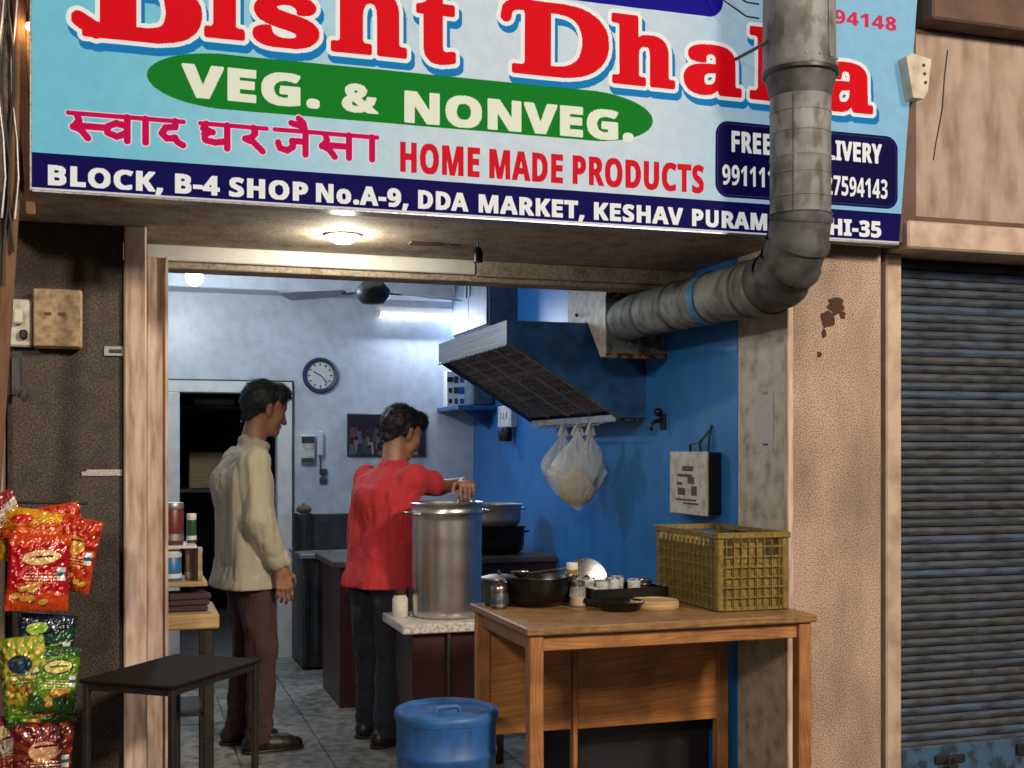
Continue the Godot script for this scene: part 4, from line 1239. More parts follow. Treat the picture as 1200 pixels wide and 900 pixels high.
func vessel(r: float, h: float) -> Mesh:
	return lathe([Vector2(0, 0), Vector2(r * 0.8, 0), Vector2(r * 0.93, h * 0.1), Vector2(r * 0.99, h * 0.35), Vector2(r, h * 0.9), Vector2(r * 1.08, h * 0.98), Vector2(r * 1.08, h), Vector2(r * 0.97, h * 0.96), Vector2(r * 0.95, h * 0.3), Vector2(r * 0.8, h * 0.08), Vector2(0, h * 0.06)], 36)

func picture() -> void:
	var im := Image.create(256, 140, false, Image.FORMAT_RGB8)
	im.fill(Color(0.16, 0.13, 0.17))
	var cols := [Color(0.45, 0.2, 0.25), Color(0.3, 0.35, 0.4), Color(0.5, 0.45, 0.4), Color(0.15, 0.2, 0.25), Color(0.6, 0.5, 0.5), Color(0.35, 0.15, 0.3), Color(0.2, 0.28, 0.22)]
	img = im
	for k in 46:   # a crowd: round heads over soft bodies
		var c: Color = cols[rng.randi() % cols.size()].darkened(rng.randf() * 0.4)
		var q := Vector2(8 + rng.randi() % 240, 30 + 2.0 * k + rng.randf() * 12.0)
		for i in 5:
			stamp(q + Vector2(0, 8 * i), 7.0 + i, c)
		stamp(q + Vector2(0, -9), 6.0, Color(0.34, 0.22, 0.17).darkened(rng.randf() * 0.4))
		stamp(q + Vector2(0, -12), 5.0, Color(0.06, 0.05, 0.05))
	var m := mat(Color(1, 1, 1), 0.4)
	m.albedo_texture = ImageTexture.create_from_image(im)
	var st := newst()
	var q := [Vector3(-0.27, -0.14, 0.021), Vector3(0.27, -0.14, 0.021), Vector3(0.27, 0.14, 0.021), Vector3(-0.27, 0.14, 0.021)]
	var uv := [Vector2(0, 1), Vector2(1, 1), Vector2(1, 0), Vector2(0, 0)]
	for k: int in [0, 2, 1, 0, 3, 2]:
		st.set_normal(Vector3(0, 0, 1))
		st.set_uv(uv[k])
		st.add_vertex(q[k])
	var t := thing("framed_picture", "dark crowded framed picture on the back wall behind the man in red", "picture", Vector3(1.715, 1.52, BACK))
	part(t, "frame", box(Vector3(0.56, 0.30, 0.02), 0.004), M.grey_metal, Vector3(0, 0, 0.0101))
	part(t, "print", st.commit(), m)

func work_table() -> void:
	var t := thing("work_table", "brown wooden desk with panelled back standing in the shop opening", "table", Vector3(1.245, 0, -0.07))
	var wx := 1.095
	var wz := 0.70
	part(t, "table_top", box(Vector3(wx, 0.028, wz), 0.005), M.wood_top, Vector3(wx / 2, 0.806, wz / 2))
	part(t, "apron", box(Vector3(wx - 0.13, 0.055, 0.022), 0.003), M.wood, Vector3(wx / 2, 0.7635, wz - 0.04))
	part(t, "apron", box(Vector3(wz - 0.13, 0.055, 0.022), 0.003), M.wood, Vector3(0.04, 0.7635, wz / 2), Vector3(0, 90, 0))
	part(t, "apron", box(Vector3(wz - 0.13, 0.055, 0.022), 0.003), M.wood, Vector3(wx - 0.04, 0.7635, wz / 2), Vector3(0, 90, 0))
	for k in 4:
		part(t, "leg", box(Vector3(0.79, 0.05, 0.05), 0.004), M.wood, Vector3(0.04 + (wx - 0.08) * (k % 2), 0.396, 0.04 + (wz - 0.08) * (k / 2)), Vector3(0, 0, 90))
	part(t, "modesty_panel", box(Vector3(0.335, 0.475, 0.014), 0.002), M.wood_panel, Vector3(0.235, 0.5535, 0.042))
	part(t, "modesty_panel", box(Vector3(0.62, 0.475, 0.016), 0.002), M.wood_panel, Vector3(0.735, 0.5535, 0.047))
	part(t, "upright", box(Vector3(0.79, 0.02, 0.04), 0.003), M.wood, Vector3(0.413, 0.396, 0.042), Vector3(0, 0, 90))
	# crate
	var c := thing("plastic_crate", "olive yellow slatted plastic crate on the work table", "crate", Vector3(2.022, 0.821, -0.055))
	var cw := 0.29
	var cl := 0.535
	var ch := 0.285
	part(c, "base", box(Vector3(cw - 0.01, 0.008, cl - 0.01), 0.002), M.crate, Vector3(cw / 2, 0.006, cl / 2))
	for k in 4:
		part(c, "corner_post", box(Vector3(0.026, ch - 0.004, 0.03), 0.005), M.crate, Vector3(0.013 + (cw - 0.026) * (k % 2), ch / 2, 0.015 + (cl - 0.03) * (k / 2)))
	for sgn in 2:
		part(c, "rim", box(Vector3(cw + 0.012, 0.022, 0.014), 0.003), M.crate, Vector3(cw / 2, ch - 0.009, cl * sgn))
		part(c, "rim", box(Vector3(0.014, 0.022, cl + 0.012), 0.003), M.crate, Vector3(cw * sgn, ch - 0.0095, cl / 2))
		for j in 7:
			var yy := 0.012 + 0.037 * j
			part(c, "slat", box(Vector3(cw - 0.05, 0.008, 0.005), 0.001), M.crate, Vector3(cw / 2, yy, 0.008 + (cl - 0.016) * sgn))
			part(c, "slat", box(Vector3(0.005, 0.008, cl - 0.05), 0.001), M.crate, Vector3(0.008 + (cw - 0.016) * sgn, yy, cl / 2))
		for j in 8:
			part(c, "rib", box(Vector3(0.0045, ch - 0.03 if j % 7 else ch - 0.02, 0.007), 0.001), M.crate, Vector3(0.036 + (cw - 0.072) * j / 7.0, (ch - 0.02) / 2 + 0.002, 0.0045 + (cl - 0.009) * sgn))
		for j in 13:
			part(c, "rib", box(Vector3(0.007, ch - 0.03, 0.0045), 0.001), M.crate, Vector3(0.0045 + (cw - 0.009) * sgn, (ch - 0.02) / 2 + 0.002, 0.05 + (cl - 0.1) * j / 12.0))
		part(c, "handle_plate", box(Vector3(0.13, 0.075, 0.005), 0.001), M.crate, Vector3(cw / 2 - 0.02, ch - 0.075, 0.0135 + (cl - 0.027) * sgn))
		part(c, "side_panel", box(Vector3(0.004, ch - 0.05, cl - 0.06), 0.001), M.crate, Vector3(0.0135 + (cw - 0.027) * sgn, ch / 2 - 0.01, cl / 2))
		part(c, "end_panel", box(Vector3(cw - 0.06, ch - 0.1, 0.004), 0.001), M.crate, Vector3(cw / 2, ch / 2 - 0.04, 0.0175 + (cl - 0.035) * sgn))
	# cooking things
	var k1 := thing("black_wok", "deep black wok with two handles at the table's back edge", "wok", Vector3(1.47, 0.821, 0.075))
	k1.scale = Vector3(0.94, 0.82, 0.94)
	part(k1, "bowl", lathe([Vector2(0, 0), Vector2(0.09, 0), Vector2(0.118, 0.03), Vector2(0.132, 0.09), Vector2(0.138, 0.128), Vector2(0.146, 0.132), Vector2(0.144, 0.138), Vector2(0.132, 0.132), Vector2(0.11, 0.05), Vector2(0, 0.02)], 40), M.pan)
	for sgn: float in [-1.0, 1.0]:
		part(k1, "handle", tube([Vector3(sgn * 0.136, 0.115, -0.035), Vector3(sgn * 0.165, 0.13, -0.025), Vector3(sgn * 0.165, 0.13, 0.025), Vector3(sgn * 0.136, 0.115, 0.035)], 0.006, 8), M.steel)
	var kp := thing("sauce_pan", "black sauce pan with a long handle behind the black wok", "pan", Vector3(1.60, 0.821, -0.0), -30.0)
	part(kp, "pan_body", vessel(0.075, 0.085), M.pan)
	part(kp, "handle", tube([Vector3(0.075, 0.07, 0), Vector3(0.19, 0.085, 0)], [0.007, 0.01], 10), M.pan)
	var kl := thing("dented_pot", "squat dented dark grey pot left of the black wok", "pot", Vector3(1.335, 0.821, 0.03), 15.0)
	part(kl, "body", vessel(0.065, 0.10), M.grey_metal)
	part(kl, "cover", lathe([Vector2(0.071, 0.1), Vector2(0.07, 0.106), Vector2(0.04, 0.114), Vector2(0, 0.116)], 30), M.steel_dull)
	part(kl, "knob", ball(0.01), M.pan, Vector3(0, 0.122, 0))
	var sx := thing("shade_box", "added black box standing in for shade on the floor behind the work table's panel", "box", Vector3(2.03, 0, -0.40))  # made-up box, its black standing in for shade below the panel
	part(sx, "body", box(Vector3(0.6, 0.40, 0.42), 0.012), M.black, Vector3(0, 0.20, 0))
	part(sx, "cover", box(Vector3(0.62, 0.03, 0.44), 0.008), M.black, Vector3(0, 0.416, 0))
	part(sx, "handle", tube([Vector3(-0.06, 0.3, 0.212), Vector3(-0.05, 0.285, 0.24), Vector3(0.05, 0.285, 0.24), Vector3(0.06, 0.3, 0.212)], 0.008, 8), M.iron)
	var ld := thing("steel_ladle", "long steel ladle lying across the black wok", "ladle", Vector3(1.47, 0.94, 0.075), 24.0)
	part(ld, "shaft", tube([Vector3(-0.05, 0.004, 0.0), Vector3(0.2, 0.012, 0.0)], 0.005, 8), M.steel)
	part(ld, "bowl", lathe([Vector2(0, -0.02), Vector2(0.025, -0.014), Vector2(0.035, 0.004), Vector2(0.032, 0.004), Vector2(0.022, -0.011), Vector2(0, -0.016)], 20), M.steel, Vector3(-0.085, 0.01, 0))
	var jr := thing("glass_jar", "clear glass jar with a steel lid in front of the black wok", "jar", Vector3(1.605, 0.821, 0.155))
	part(jr, "glass", lathe([Vector2(0, 0), Vector2(0.028, 0), Vector2(0.031, 0.004), Vector2(0.031, 0.066), Vector2(0.026, 0.075), Vector2(0.026, 0.08)], 24), M.glass)
	part(jr, "contents", lathe([Vector2(0, 0.004), Vector2(0.026, 0.004), Vector2(0.027, 0.035), Vector2(0, 0.037)], 20), M.pale_wood)
	part(jr, "lid", lathe([Vector2(0.029, 0.078), Vector2(0.029, 0.094), Vector2(0, 0.096)], 24), M.steel)
	var tr := thing("black_tray", "long black baking tray on the table beside the crate", "tray", Vector3(1.80, 0.821, 0.10), 4.0)
	part(tr, "tray_base", box(Vector3(0.31, 0.008, 0.2), 0.002), M.pan, Vector3(0, 0.005, 0))
	for sgn: float in [-1.0, 1.0]:
		part(tr, "tray_side", box(Vector3(0.31, 0.06, 0.008), 0.002), M.pan, Vector3(0, 0.036, sgn * 0.1))
		part(tr, "tray_side", box(Vector3(0.008, 0.06, 0.2), 0.002), M.pan, Vector3(sgn * 0.152, 0.0365, 0))
	var gp := [[-0.10, 0.05], [-0.03, 0.0], [0.03, 0.06], [-0.12, -0.03], [-0.05, -0.06], [0.02, -0.06]]
	for g in gp.size():
		var gl := thing("tea_glass", "small tea glass standing in the black tray", "glass", tr.transform * Vector3(gp[g][0], 0.0095, gp[g][1]), 0, "tea glasses in the black tray")
		part(gl, "glass", lathe([Vector2(0, 0), Vector2(0.02, 0), Vector2(0.026, 0.085), Vector2(0.024, 0.085), Vector2(0.019, 0.006), Vector2(0, 0.006)], 18), M.glass)
		part(gl, "rim", lathe([Vector2(0.026, 0.083), Vector2(0.027, 0.085), Vector2(0.026, 0.087)], 18), M.steel)
	var bd := thing("chopping_board", "round pale wooden chopping board in front of the tray", "board", Vector3(1.86, 0.821, 0.285))
	part(bd, "board", lathe([Vector2(0, 0), Vector2(0.088, 0), Vector2(0.092, 0.006), Vector2(0.092, 0.02), Vector2(0.088, 0.026), Vector2(0, 0.026)], 36), M.pale_wood)
	part(bd, "rim_ring", lathe([Vector2(0.08, 0.025), Vector2(0.086, 0.031), Vector2(0.092, 0.025)], 36), M.pale_wood)
	var fp := thing("frying_pan", "black frying pan between the glass jar and the crate", "pan", Vector3(1.715, 0.821, 0.30), 20.0)
	part(fp, "pan_body", lathe([Vector2(0, 0), Vector2(0.07, 0), Vector2(0.088, 0.03), Vector2(0.092, 0.034), Vector2(0.085, 0.031), Vector2(0.068, 0.006), Vector2(0, 0.005)], 36), M.pan)
	part(fp, "handle", tube([Vector3(-0.085, 0.028, 0), Vector3(-0.17, 0.045, 0.0)], [0.008, 0.011], 10), M.pan)
	var sl := thing("steel_lid", "round steel pan lid leaning against the black tray", "plate", Vector3(1.69, 0.905, 0.02))  # a loose pan lid with its knob, leaning on the tray
	part(sl, "disc", lathe([Vector2(0.085, 0), Vector2(0.084, 0.006), Vector2(0.06, 0.012), Vector2(0, 0.016)], 36), M.steel, Vector3.ZERO, Vector3(72, 0, 12))
	part(sl, "knob", ball(0.012), M.pan, Vector3(-0.004, 0.008, 0.022))
	for k in 3:
		var sb := thing("steel_bowl", ["small steel bowl at the bottom of the stack in the tray", "small steel bowl in the middle of the stack in the tray", "small steel bowl topmost of the stack in the tray"][k], "bowl", Vector3(1.90, 0.832 + 0.014 * k, 0.075), 0, "stacked steel bowls")
		part(sb, "bowl", lathe([Vector2(0, 0), Vector2(0.02, 0), Vector2(0.036, 0.02), Vector2(0.042, 0.042), Vector2(0.039, 0.042), Vector2(0.033, 0.021), Vector2(0.018, 0.003), Vector2(0, 0.003)], 28), M.steel)
		part(sb, "rim", lathe([Vector2(0.0405, 0.041), Vector2(0.0445, 0.043), Vector2(0.0405, 0.045)], 28), M.steel)
	tinned("oil_bottle", "slim amber oil bottle behind the glass jar", Vector3(1.63, 0.821, 0.03), 0.022, 0.13, mat(Color(0.25, 0.13, 0.03), 0.15), M.white)
	tinned("spice_tin", "squat dark spice tin at the black wok's left side", Vector3(1.305, 0.821, 0.12), 0.03, 0.06, M.grey_metal, M.steel)
# ---------------------------------------------------------------- people
func head_bones(c: Vector3, b: Basis, neck: Vector3) -> Array:
	var at := func(x: float, y: float, z: float) -> Vector3: return c + b * Vector3(x, y, z)
	var r := [[at.call(0, 0.04, -0.035), at.call(0, 0.045, 0.018), 0.082, 0.075, 0.02],
		[at.call(0, 0.0, 0.02), at.call(0, -0.07, 0.045), 0.062, 0.042, 0.03],
		[at.call(0, -0.085, 0.07), at.call(0, -0.088, 0.072), 0.022, 0.022, 0.02],
		[at.call(0, 0.012, 0.09), at.call(0, -0.03, 0.108), 0.008, 0.0125, 0.012],
		[at.call(-0.012, -0.034, 0.098), at.call(0.012, -0.034, 0.098), 0.007, 0.007, 0.006],
		[at.call(-0.034, 0.03, 0.074), at.call(0.034, 0.03, 0.074), 0.013, 0.013, 0.015],
		[at.call(-0.016, -0.055, 0.086), at.call(0.016, -0.055, 0.086), 0.008, 0.008, 0.008],
		[at.call(-0.016, -0.066, 0.083), at.call(0.016, -0.066, 0.083), 0.008, 0.008, 0.006],
		[at.call(0, -0.05, -0.025), neck, 0.052, 0.06, 0.03]]
	for s: float in [-1.0, 1.0]:
		r.append([at.call(s * 0.045, -0.012, 0.055), at.call(s * 0.038, -0.045, 0.05), 0.026, 0.022, 0.02])
		r.append([at.call(s * 0.076, 0.016, -0.012), at.call(s * 0.073, -0.022, -0.004), 0.017, 0.011, 0.008])
		r.append([at.call(s * 0.084, 0.018, -0.022), at.call(s * 0.08, -0.012, -0.02), 0.006, 0.005, 0.005])
	return r

func hand_bones(w: Vector3, d: Vector3, back: Vector3, thumb: Vector3, curl: float) -> Array:   # wrist, along the palm, back of the hand, thumb side
	var r := []
	d = d.normalized()
	thumb = (thumb - d * thumb.dot(d)).normalized()
	back = (back - d * back.dot(d) - thumb * back.dot(thumb)).normalized()
	var size := [0.95, 1.06, 1.0, 0.8]
	for f in 4:
		var o := thumb * (0.030 - 0.020 * f)
		var kn: Vector3 = w + d * (0.088 - 0.006 * absf(f - 1.2)) + o + back * 0.004
		r.append([w + o * 0.45, kn, 0.017, 0.0125, 0.014])
		var a := 0.0
		var p := kn
		var dd := (d + thumb * (0.05 - 0.035 * f)).normalized()
		var seg := [0.044, 0.027, 0.021]
		for s in 3:
			a += curl * [0.7, 1.0, 0.7][s] * (1.0 + 0.08 * f)
			var q: Vector3 = p + (dd * cos(a) - back * sin(a)) * seg[s] * size[f]
			r.append([p, q, 0.0092 - 0.0008 * s, 0.0086 - 0.0009 * s, 0.004])
			p = q
	var t0 := w + d * 0.022 + thumb * 0.022
	var t1 := t0 + (d * 0.55 + thumb * 0.75 - back * 0.35).normalized() * 0.04
	var t2 := t1 + (d * 0.85 + thumb * 0.3 - back * (0.4 + curl * 0.4)).normalized() * 0.032
	var t3 := t2 + (d * 0.9 - thumb * 0.1 - back * (0.4 + curl * 0.5)).normalized() * 0.026
	r.append_array([[t0, t1, 0.014, 0.0112, 0.012], [t1, t2, 0.0108, 0.0098, 0.004], [t2, t3, 0.0098, 0.008, 0.004]])
	return r

func person(label: String, at: Vector3, turn: float, j: Dictionary, o: Dictionary) -> Node3D:
	var p := thing("person", label, "person", at, turn)
	var n := FastNoiseLite.new()
	n.seed = o.seed
	n.frequency = 9.0
	n.fractal_octaves = 3
	var hb := Basis.from_euler(Vector3(deg_to_rad(o.nod), deg_to_rad(o.look), deg_to_rad(o.get("tilt", 0.0))))
	var hc: Vector3 = j.head
	# the body: torso, limbs, head and hands as one mesh
	var st := newst()
	var bones := [[j.pelvis + Vector3(0, 0.02, 0), j.chest, 0.08, 0.095, 0.04], [j.chest, j.neck, 0.09, 0.05, 0.04], [j.shr, j.shl, 0.042, 0.042, 0.04]]
	for s: String in ["l", "r"]:
		bones.append([j["hip" + s], j["knee" + s], 0.068, 0.05, 0.03])
		bones.append([j["knee" + s], j["ank" + s], 0.05, 0.036, 0.02])
		bones.append([j["ank" + s] + Vector3(0, -0.03, 0), j["ank" + s] + Vector3(0, -0.04, 0.14), 0.034, 0.026, 0.02])
		bones.append([j["sh" + s], j["el" + s], 0.048, 0.038, 0.03])
		bones.append([j["el" + s], j["wr" + s], 0.039, 0.026, 0.02])
	var skin_tone := func(v: Vector3) -> Color:
		var w := 1.0 + 0.22 * n.get_noise_3dv(v * 3.0) + 0.12 * n.get_noise_3dv(v * 14.0)
		return Color(0.25 * w, 0.125 * w * (1.0 + 0.05 * n.get_noise_3dv(v * 1.3)), 0.072 * w)
	field_mesh(st, bones, 0.014, {"tint": skin_tone})
	var inv := hb.inverse()
	var tint := func(v: Vector3) -> Color:
		var q: Vector3 = inv * (v - hc)
		var ax := absf(q.x)
		if q.z > 0.06:
			var e := Vector2(ax - 0.031, q.y - 0.008)
			if e.length() < 0.006:
				return Color(0.015, 0.01, 0.01)
			if absf(e.x) < 0.014 and absf(e.y) < 0.006:
				return Color(0.5, 0.48, 0.45)
			if absf(e.x) < 0.02 and absf(q.y - 0.034 + 0.2 * absf(e.x)) < 0.006:
				return Color(0.03, 0.02, 0.018)
			if ax < 0.024 and absf(q.y + 0.06) < 0.011:
				return Color(0.22, 0.085, 0.065)
		return skin_tone.call(v)
	field_mesh(st, head_bones(hc, hb, j.neck), 0.0045, {"tint": tint})
	for s: String in ["l", "r"]:
		var w: Vector3 = j["wr" + s]
		var hd: Vector3 = o["hand" + s][0]
		var hbn := hand_bones(w + hd.normalized() * 0.012, hd, o["hand" + s][1], o["hand" + s][2], o["hand" + s][3])
		hbn.append([w + (j["el" + s] - w).normalized() * 0.06, w + hd.normalized() * 0.02, 0.028, 0.022, 0.02])
		field_mesh(st, hbn, 0.0035, {"tint": skin_tone})
	part(p, "body", st.commit(), M.skin)
	# hair
	var hs := newst()
	var hat := func(x: float, y: float, z: float) -> Vector3: return hc + hb * Vector3(x, y, z)
	var hbones := [[hat.call(0, 0.055, -0.04), hat.call(0, 0.068, 0.022), 0.086, 0.076, 0.02], [hat.call(0, 0.01, -0.055), hat.call(0, -0.04, -0.055), 0.076, 0.05, 0.03], [hat.call(-0.03, 0.1, 0.05), hat.call(0.03, 0.1, 0.055), 0.035, 0.035, 0.03]]
	for s: float in [-1.0, 1.0]:
		hbones.append([hat.call(s * 0.06, 0.03, -0.02), hat.call(s * 0.068, -0.005, -0.022), 0.028, 0.014, 0.02])
	var hn := func(q: Vector3) -> float: return n.get_noise_3d(q.x * 9.0, q.y * 3.0, q.z * 9.0) * 0.005 + n.get_noise_3dv(q * 2.0) * 0.006
	field_mesh(hs, hbones, 0.0045, {"bump": hn, "cuts": [[hat.call(0, 0.06, 0.066), hb * Vector3(0, -0.75, 0.66)]]})
	var cap := hs.commit()
	var hv: PackedVector3Array = cap.surface_get_arrays(0)[Mesh.ARRAY_VERTEX]
	var hnm: PackedVector3Array = cap.surface_get_arrays(0)[Mesh.ARRAY_NORMAL]
	var locks := newst()
	locks.append_from(cap, 0, Transform3D.IDENTITY)
	for k in 5200:
		var i := rng.randi() % hv.size()
		var q := hv[i]
		var nn := hnm[i]
		var loc: Vector3 = inv * (q - hc)
		var flow: Vector3 = hb * Vector3(loc.x * 3.0 + 0.3 * (rng.randf() - 0.5), -0.9 + 0.9 * clampf(loc.y * 8.0, 0.0, 1.0), (0.8 if loc.z > 0.02 else -0.5) + 0.6 * (rng.randf() - 0.5))
		flow = (flow - nn * flow.dot(nn)).normalized() + nn * (0.16 + 0.30 * rng.randf())
		var side := flow.cross(nn).normalized() * 0.0011
		var len_ := 0.012 + 0.016 * rng.randf()
		tri(locks, q - side - nn * 0.002, q + side - nn * 0.002, q + flow.normalized() * len_, (nn + 0.3 * flow).normalized())
	part(p, "hair", locks.commit(), M.hair)
	# shirt
	var ss := newst()
	var d: Vector3 = j.chest
	var hem: float = o.hem
	var low := Vector3(j.pelvis.x, hem - 0.02, j.pelvis.z)
	var sb := [[Vector3(-0.085, d.y + 0.03, d.z), Vector3(-0.085, low.y, low.z), 0.112, 0.112 + o.flare, 0.06], [Vector3(0.085, d.y + 0.03, d.z), Vector3(0.085, low.y, low.z), 0.112, 0.112 + o.flare, 0.06],
		[d + Vector3(0, -0.02, 0.025), low + Vector3(0, 0, 0.01), 0.118, 0.128 + o.flare, 0.05], [low + Vector3(-0.07, 0.0, -0.012), low + Vector3(0.07, 0.0, -0.012), 0.122 + o.flare, 0.122 + o.flare, 0.05], [j.shr + Vector3(0, -0.01, 0), j.shl + Vector3(0, -0.012, 0), 0.062, 0.062, 0.05], [d + Vector3(0, 0.02, -0.01), j.neck + Vector3(0, -0.035, 0), 0.13, 0.075, 0.05]]
	var sleeve: float = o.sleeve
	for s: String in ["l", "r"]:
		sb.append([j["sh" + s], j["el" + s].lerp(j["sh" + s], maxf(0.0, 1.0 - sleeve)), 0.06, 0.058, 0.035])
		if sleeve > 1.0:
			sb.append([j["el" + s], j["el" + s].lerp(j["wr" + s], sleeve - 1.0), 0.062, 0.05, 0.025])
	if o.collar:
		for k in 7:
			var a := TAU * k / 7.0
			var b := TAU * (k + 1) / 7.0
			sb.append([j.neck + Vector3(sin(a) * 0.058, 0.012 - 0.018 * cos(a), cos(a) * 0.058 + 0.012), j.neck + Vector3(sin(b) * 0.058, 0.012 - 0.018 * cos(b), cos(b) * 0.058 + 0.012), 0.016, 0.016, 0.012])
	var folds := func(q: Vector3) -> float:
		var w := n.get_noise_3d(q.x * 1.6, q.y * 0.45, q.z * 1.6)
		var c := sin((q.y * 1.0 + q.x * 0.7 + q.z * 0.9 + w * 0.09) * 46.0)
		var drape := n.get_noise_3d(q.x * 0.9 + 5.0, q.y * 0.16, q.z * 0.9)   # long soft folds falling from the shoulders
		var ridge := absf(n.get_noise_3d(q.x * 0.55 + 3.0, q.y * 0.42 + q.x * 0.3 - q.z * 0.2, q.z * 0.55))   # a few creases
		return w * 0.003 + drape * 0.02 + 0.0016 * c * clampf(n.get_noise_3dv(q * 0.4) * 2.0 + 0.2, 0.0, 1.0) + 0.25 * pow(maxf(0.0, 0.14 - ridge), 2.0) - 0.002
	field_mesh(ss, sb, 0.0072, {"bump": folds, "cuts": [[Vector3(0, hem, 0), Vector3(0, -1, 0.12 * o.get("hem_slope", 0.0))]]})
	part(p, "shirt", ss.commit(), o.shirt)
	# trousers
	var ts := newst()
	var tb := [[j.hipl + Vector3(-0.02, 0.03, 0), j.hipr + Vector3(0.02, 0.03, 0), 0.092, 0.092, 0.04]]
	for s: String in ["l", "r"]:
		tb.append([j["hip" + s] + Vector3(0, 0.03, 0), j["knee" + s], 0.096, 0.073, 0.035])
		tb.append([j["knee" + s], j["ank" + s] + Vector3(0, -0.05, 0.005), 0.07, 0.06, 0.03])
	var tf := func(q: Vector3) -> float:
		return n.get_noise_3d(q.x * 1.5, q.y * 0.6, q.z * 1.5) * 0.016 + 0.004 * sin((q.y + 0.5 * q.z) * 60.0 + 6.0 * n.get_noise_3dv(q)) * clampf(1.0 - absf(q.y - 0.12) * 5.0 + n.get_noise_3dv(q * 0.5), 0.0, 1.0)
	field_mesh(ts, tb, 0.0105, {"bump": tf, "cuts": [[Vector3(0, 0.045, 0), Vector3(0, -1, 0)], [Vector3(0, hem + 0.06, 0), Vector3(0, 1, 0)]]})
	part(p, "trousers", ts.commit(), o.trousers)
	for s: String in ["l", "r"]:
		var a: Vector3 = j["ank" + s]
		var fs := newst()
		field_mesh(fs, [[Vector3(a.x, 0.045, a.z - 0.03), Vector3(a.x, 0.03, a.z + 0.13), 0.044, 0.036, 0.03], [Vector3(a.x, 0.03, a.z + 0.1), Vector3(a.x + signf(a.x) * 0.006, 0.024, a.z + 0.18), 0.044, 0.034, 0.03], [Vector3(a.x, 0.06, a.z), Vector3(a.x, 0.085, a.z), 0.046, 0.04, 0.02]], 0.006, {"cuts": [[Vector3(0, 0.012, 0), Vector3(0, -1, 0)]]})
		var sh := part(p, "shoe", fs.commit(), M.leather)
		var so := newst()
		field_mesh(so, [[Vector3(a.x, 0.02, a.z - 0.035), Vector3(a.x, 0.02, a.z + 0.12), 0.045, 0.044, 0.02], [Vector3(a.x, 0.02, a.z + 0.1), Vector3(a.x + signf(a.x) * 0.006, 0.02, a.z + 0.185), 0.046, 0.036, 0.02]], 0.006, {"cuts": [[Vector3(0, 0.001, 0), Vector3(0, -1, 0)], [Vector3(0, 0.016, 0), Vector3(0, 1, 0)]]})
		part(sh, "sole", so.commit(), M.iron)
	return p

